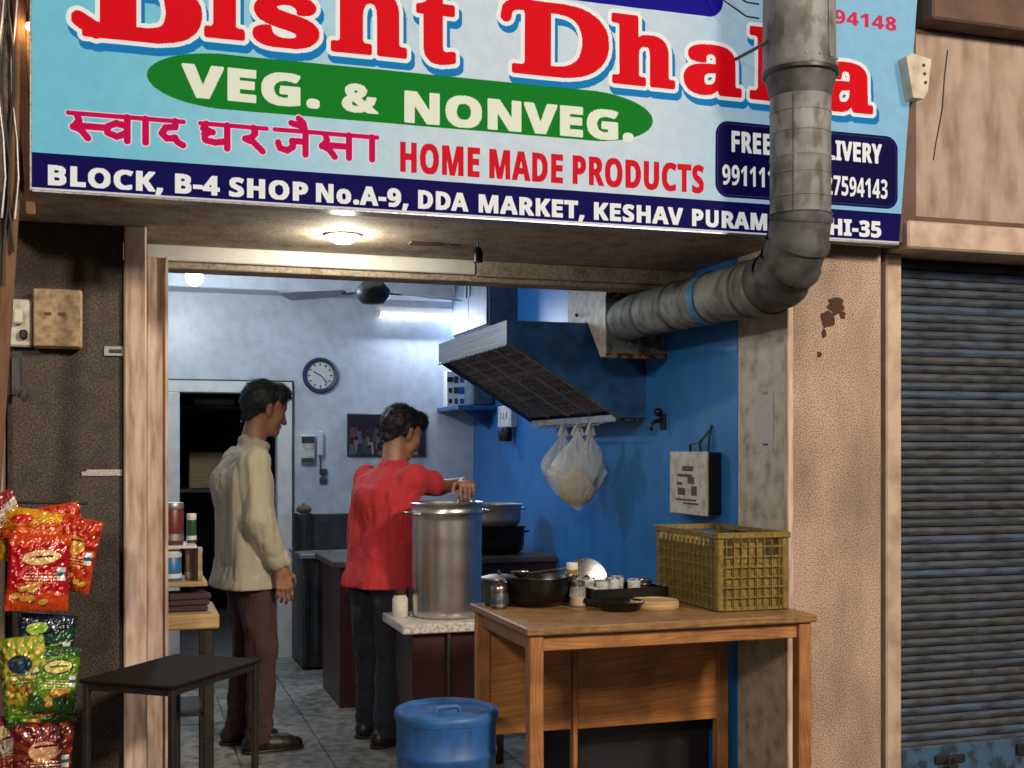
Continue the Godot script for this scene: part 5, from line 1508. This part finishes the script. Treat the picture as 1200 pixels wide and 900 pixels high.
func men() -> void:
	var j := {"pelvis": Vector3(0, 0.93, -0.01), "chest": Vector3(0, 1.24, -0.02), "neck": Vector3(0, 1.43, 0.02), "head": Vector3(0, 1.60, 0.085),
		"hipl": Vector3(0.085, 0.90, 0), "hipr": Vector3(-0.085, 0.90, 0), "kneel": Vector3(0.10, 0.49, 0.03), "kneer": Vector3(-0.09, 0.49, 0.045), "ankl": Vector3(0.11, 0.085, -0.03), "ankr": Vector3(-0.10, 0.085, 0.02),
		"shl": Vector3(0.17, 1.36, -0.01), "shr": Vector3(-0.17, 1.36, -0.01), "ell": Vector3(0.225, 1.09, -0.02), "elr": Vector3(-0.225, 1.09, -0.01), "wrl": Vector3(0.21, 0.87, 0.10), "wrr": Vector3(-0.215, 0.87, 0.10)}
	person("man in a loose cream shirt and brown trousers watching the cook", Vector3(0.53, 0, -1.40), 100.0, j,
		{"seed": 5, "nod": 16.0, "look": 4.0, "hem": 0.765, "flare": 0.004, "sleeve": 1.85, "collar": true, "shirt": M.cloth_cream, "trousers": M.cloth_brown,
		"handl": [Vector3(0, -1, 0.12), Vector3(1, 0, 0), Vector3(0, 0, 1), 0.35], "handr": [Vector3(0.02, -1, 0.14), Vector3(-1, 0, 0.1), Vector3(0, 0, 1), 0.38]})
	var at := Vector3(1.15, 0, -1.34)
	var turn := 117.0
	var inv := Transform3D(Basis.from_euler(Vector3(0, deg_to_rad(turn), 0)), at).affine_inverse()
	var el: Vector3 = inv * Vector3(1.465, 1.225, -1.40)
	var wr: Vector3 = inv * Vector3(1.525, 1.255, -1.165)
	var hand_dir: Vector3 = inv.basis * Vector3(-0.12, -0.12, 1.0)
	var down: Vector3 = inv.basis * Vector3(0.2, 0.9, 0.1)
	var k := {"pelvis": Vector3(0, 0.88, -0.01), "chest": Vector3(0, 1.15, 0.035), "neck": Vector3(0, 1.335, 0.085), "head": Vector3(0, 1.488, 0.14),
		"hipl": Vector3(0.082, 0.855, -0.01), "hipr": Vector3(-0.082, 0.855, -0.01), "kneel": Vector3(0.095, 0.465, 0.01), "kneer": Vector3(-0.09, 0.465, 0.0), "ankl": Vector3(0.11, 0.08, 0.02), "ankr": Vector3(-0.10, 0.08, -0.05),
		"shl": Vector3(0.17, 1.27, 0.06), "shr": Vector3(-0.165, 1.28, 0.075), "ell": Vector3(0.23, 1.03, 0.10), "elr": el, "wrl": Vector3(0.16, 0.93, 0.30), "wrr": wr}
	person("cook in a red T-shirt and dark jeans stirring the stock pot", at, turn, k,
		{"seed": 9, "nod": 25.0, "look": -4.0, "hem": 0.755, "flare": -0.004, "sleeve": 0.62, "collar": false, "shirt": M.cloth_red, "trousers": M.cloth_navy, "hem_slope": 0.2,
		"handl": [Vector3(-0.3, -0.3, 1), Vector3(0.3, 1, 0.3), Vector3(-1, 0, 0.2), 0.5], "handr": [hand_dir, down, inv.basis * Vector3(-1, 0.1, 0), 0.85]})
	var ld := thing("stirring_ladle", "steel ladle in the cook's right hand over the stock pot", "ladle", Vector3(1.47, 1.205, -1.06))
	part(ld, "shaft", tube([Vector3(0.07, 0.06, -0.03), Vector3(-0.0, -0.02, 0.0), Vector3(-0.07, -0.20, 0.06)], 0.006, 8), M.steel)
	part(ld, "bowl", lathe([Vector2(0, -0.025), Vector2(0.03, -0.018), Vector2(0.042, 0.004), Vector2(0.039, 0.004), Vector2(0.027, -0.014), Vector2(0, -0.02)], 20), M.steel, Vector3(-0.075, -0.205, 0.062))

# ---------------------------------------------------------------- street side
func shop_front() -> void:
	# downlight and pendant holder in the soffit
	var dl := thing("downlight", "lit round downlight in the soffit under the sign", "lamp", Vector3(0.736, 2.19, 0.045))
	part(dl, "trim_ring", lathe([Vector2(0.066, 0.0), Vector2(0.065, -0.005), Vector2(0.058, -0.007), Vector2(0.056, -0.003)], 32), M.white)
	part(dl, "lamp_dome", lathe([Vector2(0, -0.034), Vector2(0.03, -0.031), Vector2(0.048, -0.02), Vector2(0.056, -0.006), Vector2(0.056, -0.001), Vector2(0, -0.001)], 32), M.lit_down)
	omni(dl, Vector3(0, -0.02, 0), 0.5, Color(1.0, 0.96, 0.88), 0.03)
	var ph := thing("bulb_holder", "empty black bulb holder hanging from the soffit", "bulb holder", Vector3(1.247, 2.19, 0.041))
	part(ph, "cord", tube([Vector3(0, 0, 0), Vector3(0, -0.02, 0)], 0.004, 6), M.cable)
	part(ph, "socket", lathe([Vector2(0, -0.075), Vector2(0.018, -0.075), Vector2(0.02, -0.04), Vector2(0.012, -0.02), Vector2(0, -0.016)], 16), M.pan)
	# black stool-table
	var s := thing("metal_side_table", "black metal side table with thin square legs before the narrow pillar", "side table", Vector3(0.135, 0, 0.41), -36.7)
	part(s, "table_top", box(Vector3(0.335, 0.010, 0.50), 0.003), M.side_top, Vector3(0, 0.705, 0))
	for sg: float in [-1.0, 1.0]:
		part(s, "rail", box(Vector3(0.284, 0.022, 0.016), 0.002), M.iron, Vector3(0, 0.688, sg * 0.232))
		part(s, "rail", box(Vector3(0.016, 0.022, 0.444), 0.002), M.iron, Vector3(sg * 0.152, 0.6885, 0))
		part(s, "low_rail", box(Vector3(0.016, 0.016, 0.446), 0.002), M.iron, Vector3(sg * 0.152, 0.15, 0))
	for k in 4:
		part(s, "leg", box(Vector3(0.02, 0.70, 0.02), 0.003), M.iron, Vector3(-0.152 + 0.304 * (k % 2), 0.35, -0.232 + 0.464 * (k / 2)))
	packets()
	# electrics on the dark stone
	var b1 := thing("meter_box", "square cream electric box on the dark stone wall", "electrical box", Vector3(-0.235, 1.755, -0.033))
	part(b1, "case", box(Vector3(0.157, 0.2, 0.06), 0.006), M.switch_cream, Vector3(0, 0.1, 0.031))
	part(b1, "cover", box(Vector3(0.148, 0.19, 0.006), 0.002), M.switch_cream, Vector3(0, 0.1, 0.064))
	for k in 2:
		part(b1, "screw_cap", box(Vector3(0.022, 0.01, 0.004), 0.001), M.post_wood, Vector3(-0.03 + 0.045 * k, 0.115, 0.069))
	var b2 := thing("fuse_holder", "narrow white fuse holder left of the cream electric box", "electrical box", Vector3(-0.355, 1.758, -0.033))
	part(b2, "base", box(Vector3(0.072, 0.16, 0.04), 0.006), M.white_dirty, Vector3(0, 0.08, 0.021))
	part(b2, "fuse", box(Vector3(0.03, 0.05, 0.03), 0.005), M.white, Vector3(-0.005, 0.10, 0.054))
	part(b2, "fuse", box(Vector3(0.025, 0.03, 0.025), 0.005), M.iron, Vector3(0.012, 0.04, 0.052))
	var b3 := thing("latch_plate", "small grey metal latch plate on the dark stone wall", "latch", Vector3(-0.055, 1.735, -0.03))
	part(b3, "plate", box(Vector3(0.065, 0.036, 0.008), 0.002), M.steel_dull, Vector3(0, 0.018, 0.004))
	part(b3, "bolt", box(Vector3(0.04, 0.01, 0.01), 0.002), M.grey_metal, Vector3(0.005, 0.018, 0.012))
	var b4 := thing("sticker_strip", "thin white strip stuck on the dark stone wall", "sticker", Vector3(-0.085, 1.318, -0.03))
	part(b4, "strip", box(Vector3(0.118, 0.022, 0.003), 0.0005), M.sticker, Vector3(0, 0.011, 0.0016))
	part(b4, "torn_end", box(Vector3(0.03, 0.014, 0.003), 0.0005), M.sticker, Vector3(-0.06, 0.009, 0.0026), Vector3(0, 0, 8))
	var b5 := thing("wall_hook", "small blue grey bracket hook at the dark wall's left edge", "hook", Vector3(-0.37, 1.60, -0.034))
	part(b5, "plate", box(Vector3(0.03, 0.13, 0.01), 0.002), M.grey_metal, Vector3(0, 0.06, 0.006))
	part(b5, "arm", tube([Vector3(0, 0.02, 0.01), Vector3(0.01, -0.01, 0.05), Vector3(0.02, 0.02, 0.06)], 0.006, 8), M.steel_dull)
	# wooden post and wires at the sign's left end
	var wp := thing("wooden_post", "rough brown wooden post beside the sign's left end", "post", Vector3(-0.325, -0.02, 0.46))
	part(wp, "pole", tube([Vector3(-0.145, 0.0, 0.0), Vector3(-0.08, 1.2, 0.01), Vector3(-0.03, 2.0, 0.0), Vector3(0.0, 2.5, 0.0), Vector3(0.004, 3.4, 0.0)], [0.03, 0.028, 0.026, 0.025, 0.024], 12), M.post_wood)
	part(wp, "split_board", box(Vector3(0.028, 0.62, 0.012), 0.003), M.post_wood, Vector3(0.022, 2.45, 0.012), Vector3(0, 10, 3))
	var wr := thing("wire_bundle", "tangle of dark and pale wires tied to the wooden post", "wires", Vector3(-0.31, 2.1, 0.49))
	for k in 5:
		var pts := []
		for i in 9:
			pts.append(Vector3(-0.02 + 0.011 * sin(i * 1.3 + k * 2.1) - 0.012 * k, 0.12 * i - 0.1 * (k % 3), 0.006 * k + 0.008 * cos(i + k)))
		part(wr, "wire", tube(pts, 0.004 + 0.001 * (k % 2), 6), M.cable if k % 3 else M.steel_dull)
	var lb := thing("small_bulb", "tiny glowing warm bulb on the wooden post", "lamp", Vector3(-0.288, 2.68, 0.50))
	part(lb, "socket", lathe([Vector2(0, 0.012), Vector2(0.01, 0.012), Vector2(0.01, 0.04), Vector2(0, 0.042)], 12), M.pan)
	part(lb, "bulb", ball(0.013), M.lit_small)
	omni(lb, Vector3.ZERO, 0.02, Color(1.0, 0.78, 0.5), 0.013)
	# street lamp behind the camera, and a second lamp added to soften its light
	street_lamp("tall street lamp across the street, before the closed shutter", Vector3(4.7, -0.12, 6.6), 0.0, 50.0)
	street_lamp("unseen fill lamp added across the street, before the wooden post", Vector3(-2.4, -0.12, 7.2), 90.0, 34.0)

func street_lamp(label: String, at: Vector3, turn: float, e: float) -> void:
	var sl := thing("street_lamp", label, "street lamp", at, turn, "street lamps")
	part(sl, "post", lathe([Vector2(0, 0), Vector2(0.14, 0), Vector2(0.14, 0.02), Vector2(0.075, 0.06), Vector2(0.06, 1.2), Vector2(0.045, 4.4), Vector2(0, 4.42)], 20), M.steel_dull)
	part(sl, "arm", tube([Vector3(0, 4.3, 0), Vector3(-0.2, 4.5, -0.12), Vector3(-0.9, 4.62, -0.5)], 0.028, 10), M.steel_dull)
	part(sl, "lamp_head", box(Vector3(0.62, 0.07, 0.26), 0.02), M.steel_dull, Vector3(-1.1, 4.64, -0.62), Vector3(0, -30, 0))
	part(sl, "lamp_glass", box(Vector3(0.5, 0.02, 0.2), 0.006), M.lit_warm, Vector3(-1.1, 4.594, -0.62), Vector3(0, -30, 0))
	omni(sl, Vector3(-1.1, 4.48, -0.62), e, Color(1.0, 0.92, 0.83), 0.4)

func packet_mesh(w: float, h: float, seed_: int) -> Mesh:
	var n := FastNoiseLite.new()
	n.seed = seed_
	n.frequency = 1.0
	var st := newst()
	for side: float in [1.0, -1.0]:
		var m := sheet(34, 40, func(u: float, v: float):
			var x: float = (u - 0.5) * w
			var y: float = (v - 0.5) * h
			var eu := 1.0 - pow(absf(u * 2.0 - 1.0), 3.0)
			var ev := 1.0 - pow(absf(v * 2.0 - 1.0), 4.0)
			var d: float = 0.026 * pow(maxf(eu, 0.0), 0.6) * pow(maxf(ev, 0.0), 0.6)
			var c := n.get_noise_2d(u * 7.0 + side * 7.0, v * 6.0) * 0.012 * sqrt(maxf(0.0, eu * ev)) - maxf(0.0, 0.14 - absf(n.get_noise_2d(u * 5.0 + 3.0, v * 6.0 + side * 4.0))) * 0.055 * sqrt(maxf(0.0, ev)) - maxf(0.0, 0.12 - absf(n.get_noise_2d(u * 12.0, v * 9.0 + side))) * 0.03 * sqrt(maxf(0.0, ev))
			var pinch := 1.0 - 0.05 * (1.0 - absf(v * 2.0 - 1.0))
			var seam := 0.003 * sin(u * 70.0) * (1.0 - ev)
			return Vector3(x * pinch * side, y, side * (d + c) + seam * side + 0.0006 * side))
		st.append_from(m, 0, Transform3D.IDENTITY)
	return st.commit()

func packet_print(base: Color, second: Color, mark: Color, kind: int) -> StandardMaterial3D:
	var im := Image.create(192, 240, false, Image.FORMAT_RGB8)
	im.fill(base)
	var r := RandomNumberGenerator.new()
	r.seed = 60 + kind
	img = im
	px = 192.0
	org = Vector2(0, 1.25)
	var blob := func(c: Vector2, rx: float, ry: float, tilt: float, col: Color) -> void:
		var q := PackedVector2Array()
		for k in 22:
			q.append(c + (Vector2(rx * cos(TAU * k / 22.0), ry * sin(TAU * k / 22.0))).rotated(tilt))
		fill([q], col)
	if kind % 3 == 0:   # waves at both ends and an oval emblem
		fill([PackedVector2Array([Vector2(0, 0), Vector2(1, 0), Vector2(1, 0.26), Vector2(0.7, 0.34), Vector2(0.4, 0.24), Vector2(0, 0.36)])], second)
		fill([PackedVector2Array([Vector2(0, 1.25), Vector2(1, 1.25), Vector2(1, 1.08), Vector2(0.6, 1.12), Vector2(0.3, 1.04), Vector2(0, 1.1)])], second)
		blob.call(Vector2(0.52, 0.88), 0.34, 0.15, 0.12, second.darkened(0.3))
		blob.call(Vector2(0.52, 0.88), 0.30, 0.12, 0.12, mark)
	elif kind % 3 == 1:   # slanting bands
		fill([PackedVector2Array([Vector2(0, 0.5), Vector2(1, 0.8), Vector2(1, 1.05), Vector2(0, 0.75)])], second)
		fill([PackedVector2Array([Vector2(0, 0.45), Vector2(1, 0.75), Vector2(1, 0.78), Vector2(0, 0.48)])], mark)
		blob.call(Vector2(0.3, 0.98), 0.2, 0.12, 0.3, mark)
	else:   # a burst behind the name
		for k in 14:
			var a := TAU * k / 14.0
			fill([PackedVector2Array([Vector2(0.5, 0.75), Vector2(0.5 + 0.6 * cos(a), 0.75 + 0.6 * sin(a)), Vector2(0.5 + 0.6 * cos(a + 0.22), 0.75 + 0.6 * sin(a + 0.22))])], second)
		blob.call(Vector2(0.5, 0.8), 0.26, 0.17, 0.0, mark)
	for k in 9:   # what is inside, printed life size
		var c := Vector2(0.15 + 0.7 * r.randf(), 0.14 + 0.3 * r.randf())
		blob.call(c, 0.09, 0.06, r.randf() * 3.0, Color(0.45, 0.26, 0.06))
		blob.call(c + Vector2(-0.006, 0.008), 0.08, 0.05, r.randf() * 0.4, Color(0.82, 0.6, 0.22).lerp(mark, 0.3 * r.randf()))
	for k in 4:   # lettering too small to read
		var x := 0.24 + 0.06 * r.randf()
		while x < 0.8:
			var w := 0.03 + 0.05 * r.randf()
			fill([PackedVector2Array([Vector2(x, 0.6 - 0.05 * k), Vector2(x + w, 0.61 - 0.05 * k), Vector2(x + w, 0.632 - 0.05 * k), Vector2(x, 0.622 - 0.05 * k)])], mark if k != 1 else Color(0.95, 0.93, 0.9))
			x += w + 0.015
	stroke([Vector2(0.36, 0.87), Vector2(0.5, 0.89), Vector2(0.7, 0.9)], 0.04, base.darkened(0.35))
	fill([PackedVector2Array([Vector2(0.8, 0.5), Vector2(0.95, 0.5), Vector2(0.95, 0.72), Vector2(0.8, 0.72)])], Color(0.88, 0.88, 0.85))
	fill([PackedVector2Array([Vector2(0.8, 0.58), Vector2(0.95, 0.58), Vector2(0.95, 0.64), Vector2(0.8, 0.64)])], Color(0.2, 0.4, 0.55))
	var m := mat(Color(0.9, 0.9, 0.9), 0.26, 0.12)
	m.albedo_texture = ImageTexture.create_from_image(im)
	m.clearcoat_enabled = true
	m.clearcoat = 0.5
	m.clearcoat_roughness = 0.15
	return m

func packets() -> void:
	var red := packet_print(Color(0.70, 0.05, 0.10), Color(0.80, 0.27, 0.10), Color(0.93, 0.78, 0.55), 0)
	var yellow := packet_print(Color(0.86, 0.62, 0.07), Color(0.80, 0.33, 0.06), Color(0.75, 0.12, 0.1), 1)
	var orange := packet_print(Color(0.80, 0.28, 0.10), Color(0.68, 0.13, 0.1), Color(0.92, 0.72, 0.3), 2)
	var green := packet_print(Color(0.38, 0.56, 0.14), Color(0.16, 0.33, 0.12), Color(0.9, 0.84, 0.5), 3)
	var navy := packet_print(Color(0.08, 0.15, 0.25), Color(0.1, 0.3, 0.2), Color(0.6, 0.75, 0.3), 4)
	var brown := packet_print(Color(0.34, 0.08, 0.07), Color(0.52, 0.2, 0.12), Color(0.85, 0.66, 0.5), 5)
	var lime := packet_print(Color(0.55, 0.66, 0.2), Color(0.85, 0.75, 0.3), Color(0.15, 0.25, 0.35), 8)
	var pink := packet_print(Color(0.62, 0.16, 0.2), Color(0.85, 0.8, 0.75), Color(0.9, 0.85, 0.6), 7)
	var list := [["shiny red snack packet with a cream oval emblem in front", Vector3(-0.272, 1.025, 0.375), 0.185, 0.235, red, Vector3(-4, 8, -3)],
		["yellow snack packet folded over the top of the red packet", Vector3(-0.295, 1.135, 0.335), 0.18, 0.17, yellow, Vector3(-14, 4, -9)],
		["orange snack packet hanging tilted behind the red packet", Vector3(-0.175, 1.075, 0.315), 0.15, 0.235, orange, Vector3(2, -12, -12)],
		["small rose and white snack packet above the yellow packet", Vector3(-0.385, 1.195, 0.315), 0.13, 0.14, pink, Vector3(0, 16, 24)],
		["orange snack packet hidden behind the yellow packet", Vector3(-0.215, 1.13, 0.29), 0.15, 0.2, orange, Vector3(4, 10, 9)],
		["lime green snack packet with cream bands below the red packet", Vector3(-0.315, 0.715, 0.365), 0.15, 0.22, lime, Vector3(3, -14, 6)],
		["green snack packet beside the lime packet", Vector3(-0.225, 0.69, 0.372), 0.14, 0.2, green, Vector3(-5, 12, -8)],
		["dark blue snack packet behind the green packet", Vector3(-0.255, 0.79, 0.315), 0.17, 0.19, navy, Vector3(0, 8, -7)],
		["green snack packet lying sideways under the lime packet", Vector3(-0.27, 0.60, 0.335), 0.21, 0.12, green, Vector3(0, 4, 4)],
		["brown red snack packet lowest on the string", Vector3(-0.26, 0.44, 0.37), 0.18, 0.23, brown, Vector3(0, 8, -3)],
		["rose snack packet half behind the brown red packet", Vector3(-0.345, 0.47, 0.325), 0.15, 0.21, pink, Vector3(0, -10, 8)]]
	var k := 0
	for l in list:
		k += 1
		var t := thing("snack_packet", l[0], "snack packet", l[1], 0, "snack packets hanging by the dark wall")
		t.rotation_degrees = l[5]
		part(t, "bag", packet_mesh(l[2], l[3], k), l[4])
		part(t, "seal_strip", box(Vector3(l[2] * 0.98, 0.014, 0.003), 0.0008), l[4], Vector3(0, l[3] / 2 - 0.004, 0))
	var st := thing("hanging_string", "thin iron rod with two strings the snack packets hang from", "string")
	part(st, "rod", tube([Vector3(-0.62, 1.25, 0.30), Vector3(-0.13, 1.235, 0.285)], 0.004, 8), M.iron)
	part(st, "cord", tube([Vector3(-0.34, 1.24, 0.292), Vector3(-0.336, 0.9, 0.285), Vector3(-0.33, 0.3, 0.282)], 0.002, 6), M.cable)
	part(st, "cord", tube([Vector3(-0.22, 1.238, 0.289), Vector3(-0.222, 0.9, 0.285), Vector3(-0.22, 0.3, 0.282)], 0.002, 6), M.cable)

# ---------------------------------------------------------------- small things on the blue wall and elsewhere
func small_things() -> void:
	for k in 3:
		var bg := thing("plastic_bag", ["bulging white plastic bag hanging from the hood rail", "flat thin white plastic bag behind the bulging one on the rail", "small twisted white plastic bag before the bulging one on the rail"][k], "bag", Vector3(2.16, 1.535, [-1.30, -1.52, -1.13][k]), [-8.0, 24.0, 30.0][k], "bags on the hood rail")
		bag(bg, k)
	var hk := thing("iron_hook", "black iron hook with a knob on the blue wall", "hook", Vector3(W, 1.50, -0.68))
	part(hk, "plate", box(Vector3(0.012, 0.07, 0.05), 0.003), M.pan, Vector3(-0.006, 0.04, 0))
	part(hk, "hook_arm", tube([Vector3(-0.01, 0.05, 0), Vector3(-0.05, 0.04, 0), Vector3(-0.07, 0.02, 0), Vector3(-0.06, 0.0, 0)], 0.009, 8), M.pan)
	part(hk, "knob", ball(0.02), M.pan, Vector3(-0.03, 0.085, 0))
	var pb := thing("notice_box", "white wall box with a dark printed front and green wires on top", "wall box", Vector3(W, 1.135, -0.30))
	part(pb, "back_box", box(Vector3(0.056, 0.26, 0.35), 0.004), M.pan, Vector3(-0.029, 0.135, 0.01))
	part(pb, "front_plate", box(Vector3(0.008, 0.27, 0.36), 0.002), M.white_dirty, Vector3(-0.0615, 0.133, 0))
	for q: Array in [[0.0, 0.195, 0.10, 0.022], [-0.03, 0.165, 0.14, 0.012], [0.03, 0.145, 0.06, 0.03], [-0.08, 0.13, 0.05, 0.012], [0.06, 0.10, 0.05, 0.04], [-0.06, 0.095, 0.07, 0.03], [-0.02, 0.06, 0.2, 0.008], [0.03, 0.045, 0.14, 0.008]]:
		part(pb, "print_patch", box(Vector3(0.002, q[3], q[2]), 0.0004), M.printed, Vector3(-0.0665, q[1], q[0]))
	part(pb, "wire", tube([Vector3(-0.03, 0.265, 0.05), Vector3(-0.04, 0.31, 0.06), Vector3(-0.02, 0.34, 0.08), Vector3(-0.004, 0.36, 0.08)], 0.006, 8), mat(Color(0.03, 0.08, 0.03), 0.5))
	part(pb, "wire", tube([Vector3(-0.03, 0.265, -0.05), Vector3(-0.05, 0.30, -0.01), Vector3(-0.03, 0.31, 0.06)], 0.006, 8), mat(Color(0.05, 0.12, 0.06), 0.5))
	part(pb, "wire", tube([Vector3(-0.02, 0.265, 0.1), Vector3(-0.02, 0.33, 0.11), Vector3(-0.004, 0.38, 0.1)], 0.005, 8), M.cable)
	var nt := thing("paper_notice", "pale paper notice taped on the cream pillar side", "notice", Vector3(W - 0.001, 1.40, 0.24))
	part(nt, "sheet", box(Vector3(0.0012, 0.235, 0.135), 0.0003), M.sticker, Vector3(-0.0006, 0.118, 0))
	part(nt, "tape", box(Vector3(0.0012, 0.012, 0.05), 0.0003), M.switch_cream, Vector3(-0.0018, 0.23, 0))
	part(nt, "print_line", box(Vector3(0.001, 0.008, 0.04), 0.0003), M.iron, Vector3(-0.0018, 0.03, 0.01))

func bag(bg: Node3D, k: int) -> void:
	var n := FastNoiseLite.new()
	n.seed = 40 + k
	n.frequency = 1.0
	var w: float = [0.145, 0.13, 0.085][k]
	var h: float = [0.40, 0.33, 0.25][k]
	var th: float = [0.075, 0.03, 0.025][k]
	part(bg, "bag_skin", sheet(84, 44, func(u: float, v: float):
		var a: float = u * TAU
		var prof := lerpf(0.10, 1.0, smoothstep(0.0, 0.55, v)) if v < 0.55 else lerpf(1.0, 0.06, pow((v - 0.55) / 0.45, 1.7))
		var pleat := absf(sin(a * 4.5 + 2.2 * n.get_noise_2d(v * 1.5, 3.0))) * 2.0 - 1.1
		var fold := 0.30 * pleat * (1.0 - smoothstep(0.1, 0.85, v)) - 0.5 * maxf(0.0, 0.22 - absf(n.get_noise_3d(cos(a) * 1.7, sin(a) * 1.7, v * 3.4))) - 0.35 * maxf(0.0, 0.18 - absf(n.get_noise_3d(cos(a) * 4.0, sin(a) * 4.0, v * 8.0)))
		var lean: float = [0.0, -0.03, 0.02][k] * v
		return Vector3(cos(a) * w * prof * (1.0 + fold) + lean, -0.03 - v * h + 0.03 * absf(cos(a)) * smoothstep(0.4, 0.75, v) * (1.0 - v), sin(a) * th * prof * (1.0 + fold)), true), M.poly)
	for s: float in [-1.0, 1.0]:
		part(bg, "handle", tube([Vector3(s * 0.03, -0.05, 0.0), Vector3(s * 0.012, 0.0, 0.004), Vector3(0.0, 0.01, 0.0), Vector3(-s * 0.008, -0.01, -0.006), Vector3(s * 0.01, -0.06, -0.004)], [0.01, 0.005, 0.005, 0.005, 0.01], 8), M.poly)
	if k == 0:
		part(bg, "contents", sheet(24, 14, func(u: float, v: float):
			var a: float = u * TAU
			return Vector3(0.10 * sin(v * PI) * cos(a) * (1.0 + 0.25 * n.get_noise_2d(a, v * 3.0)), -0.31 + 0.095 * -cos(v * PI), 0.05 * sin(v * PI) * sin(a)), true), M.poly_fill)
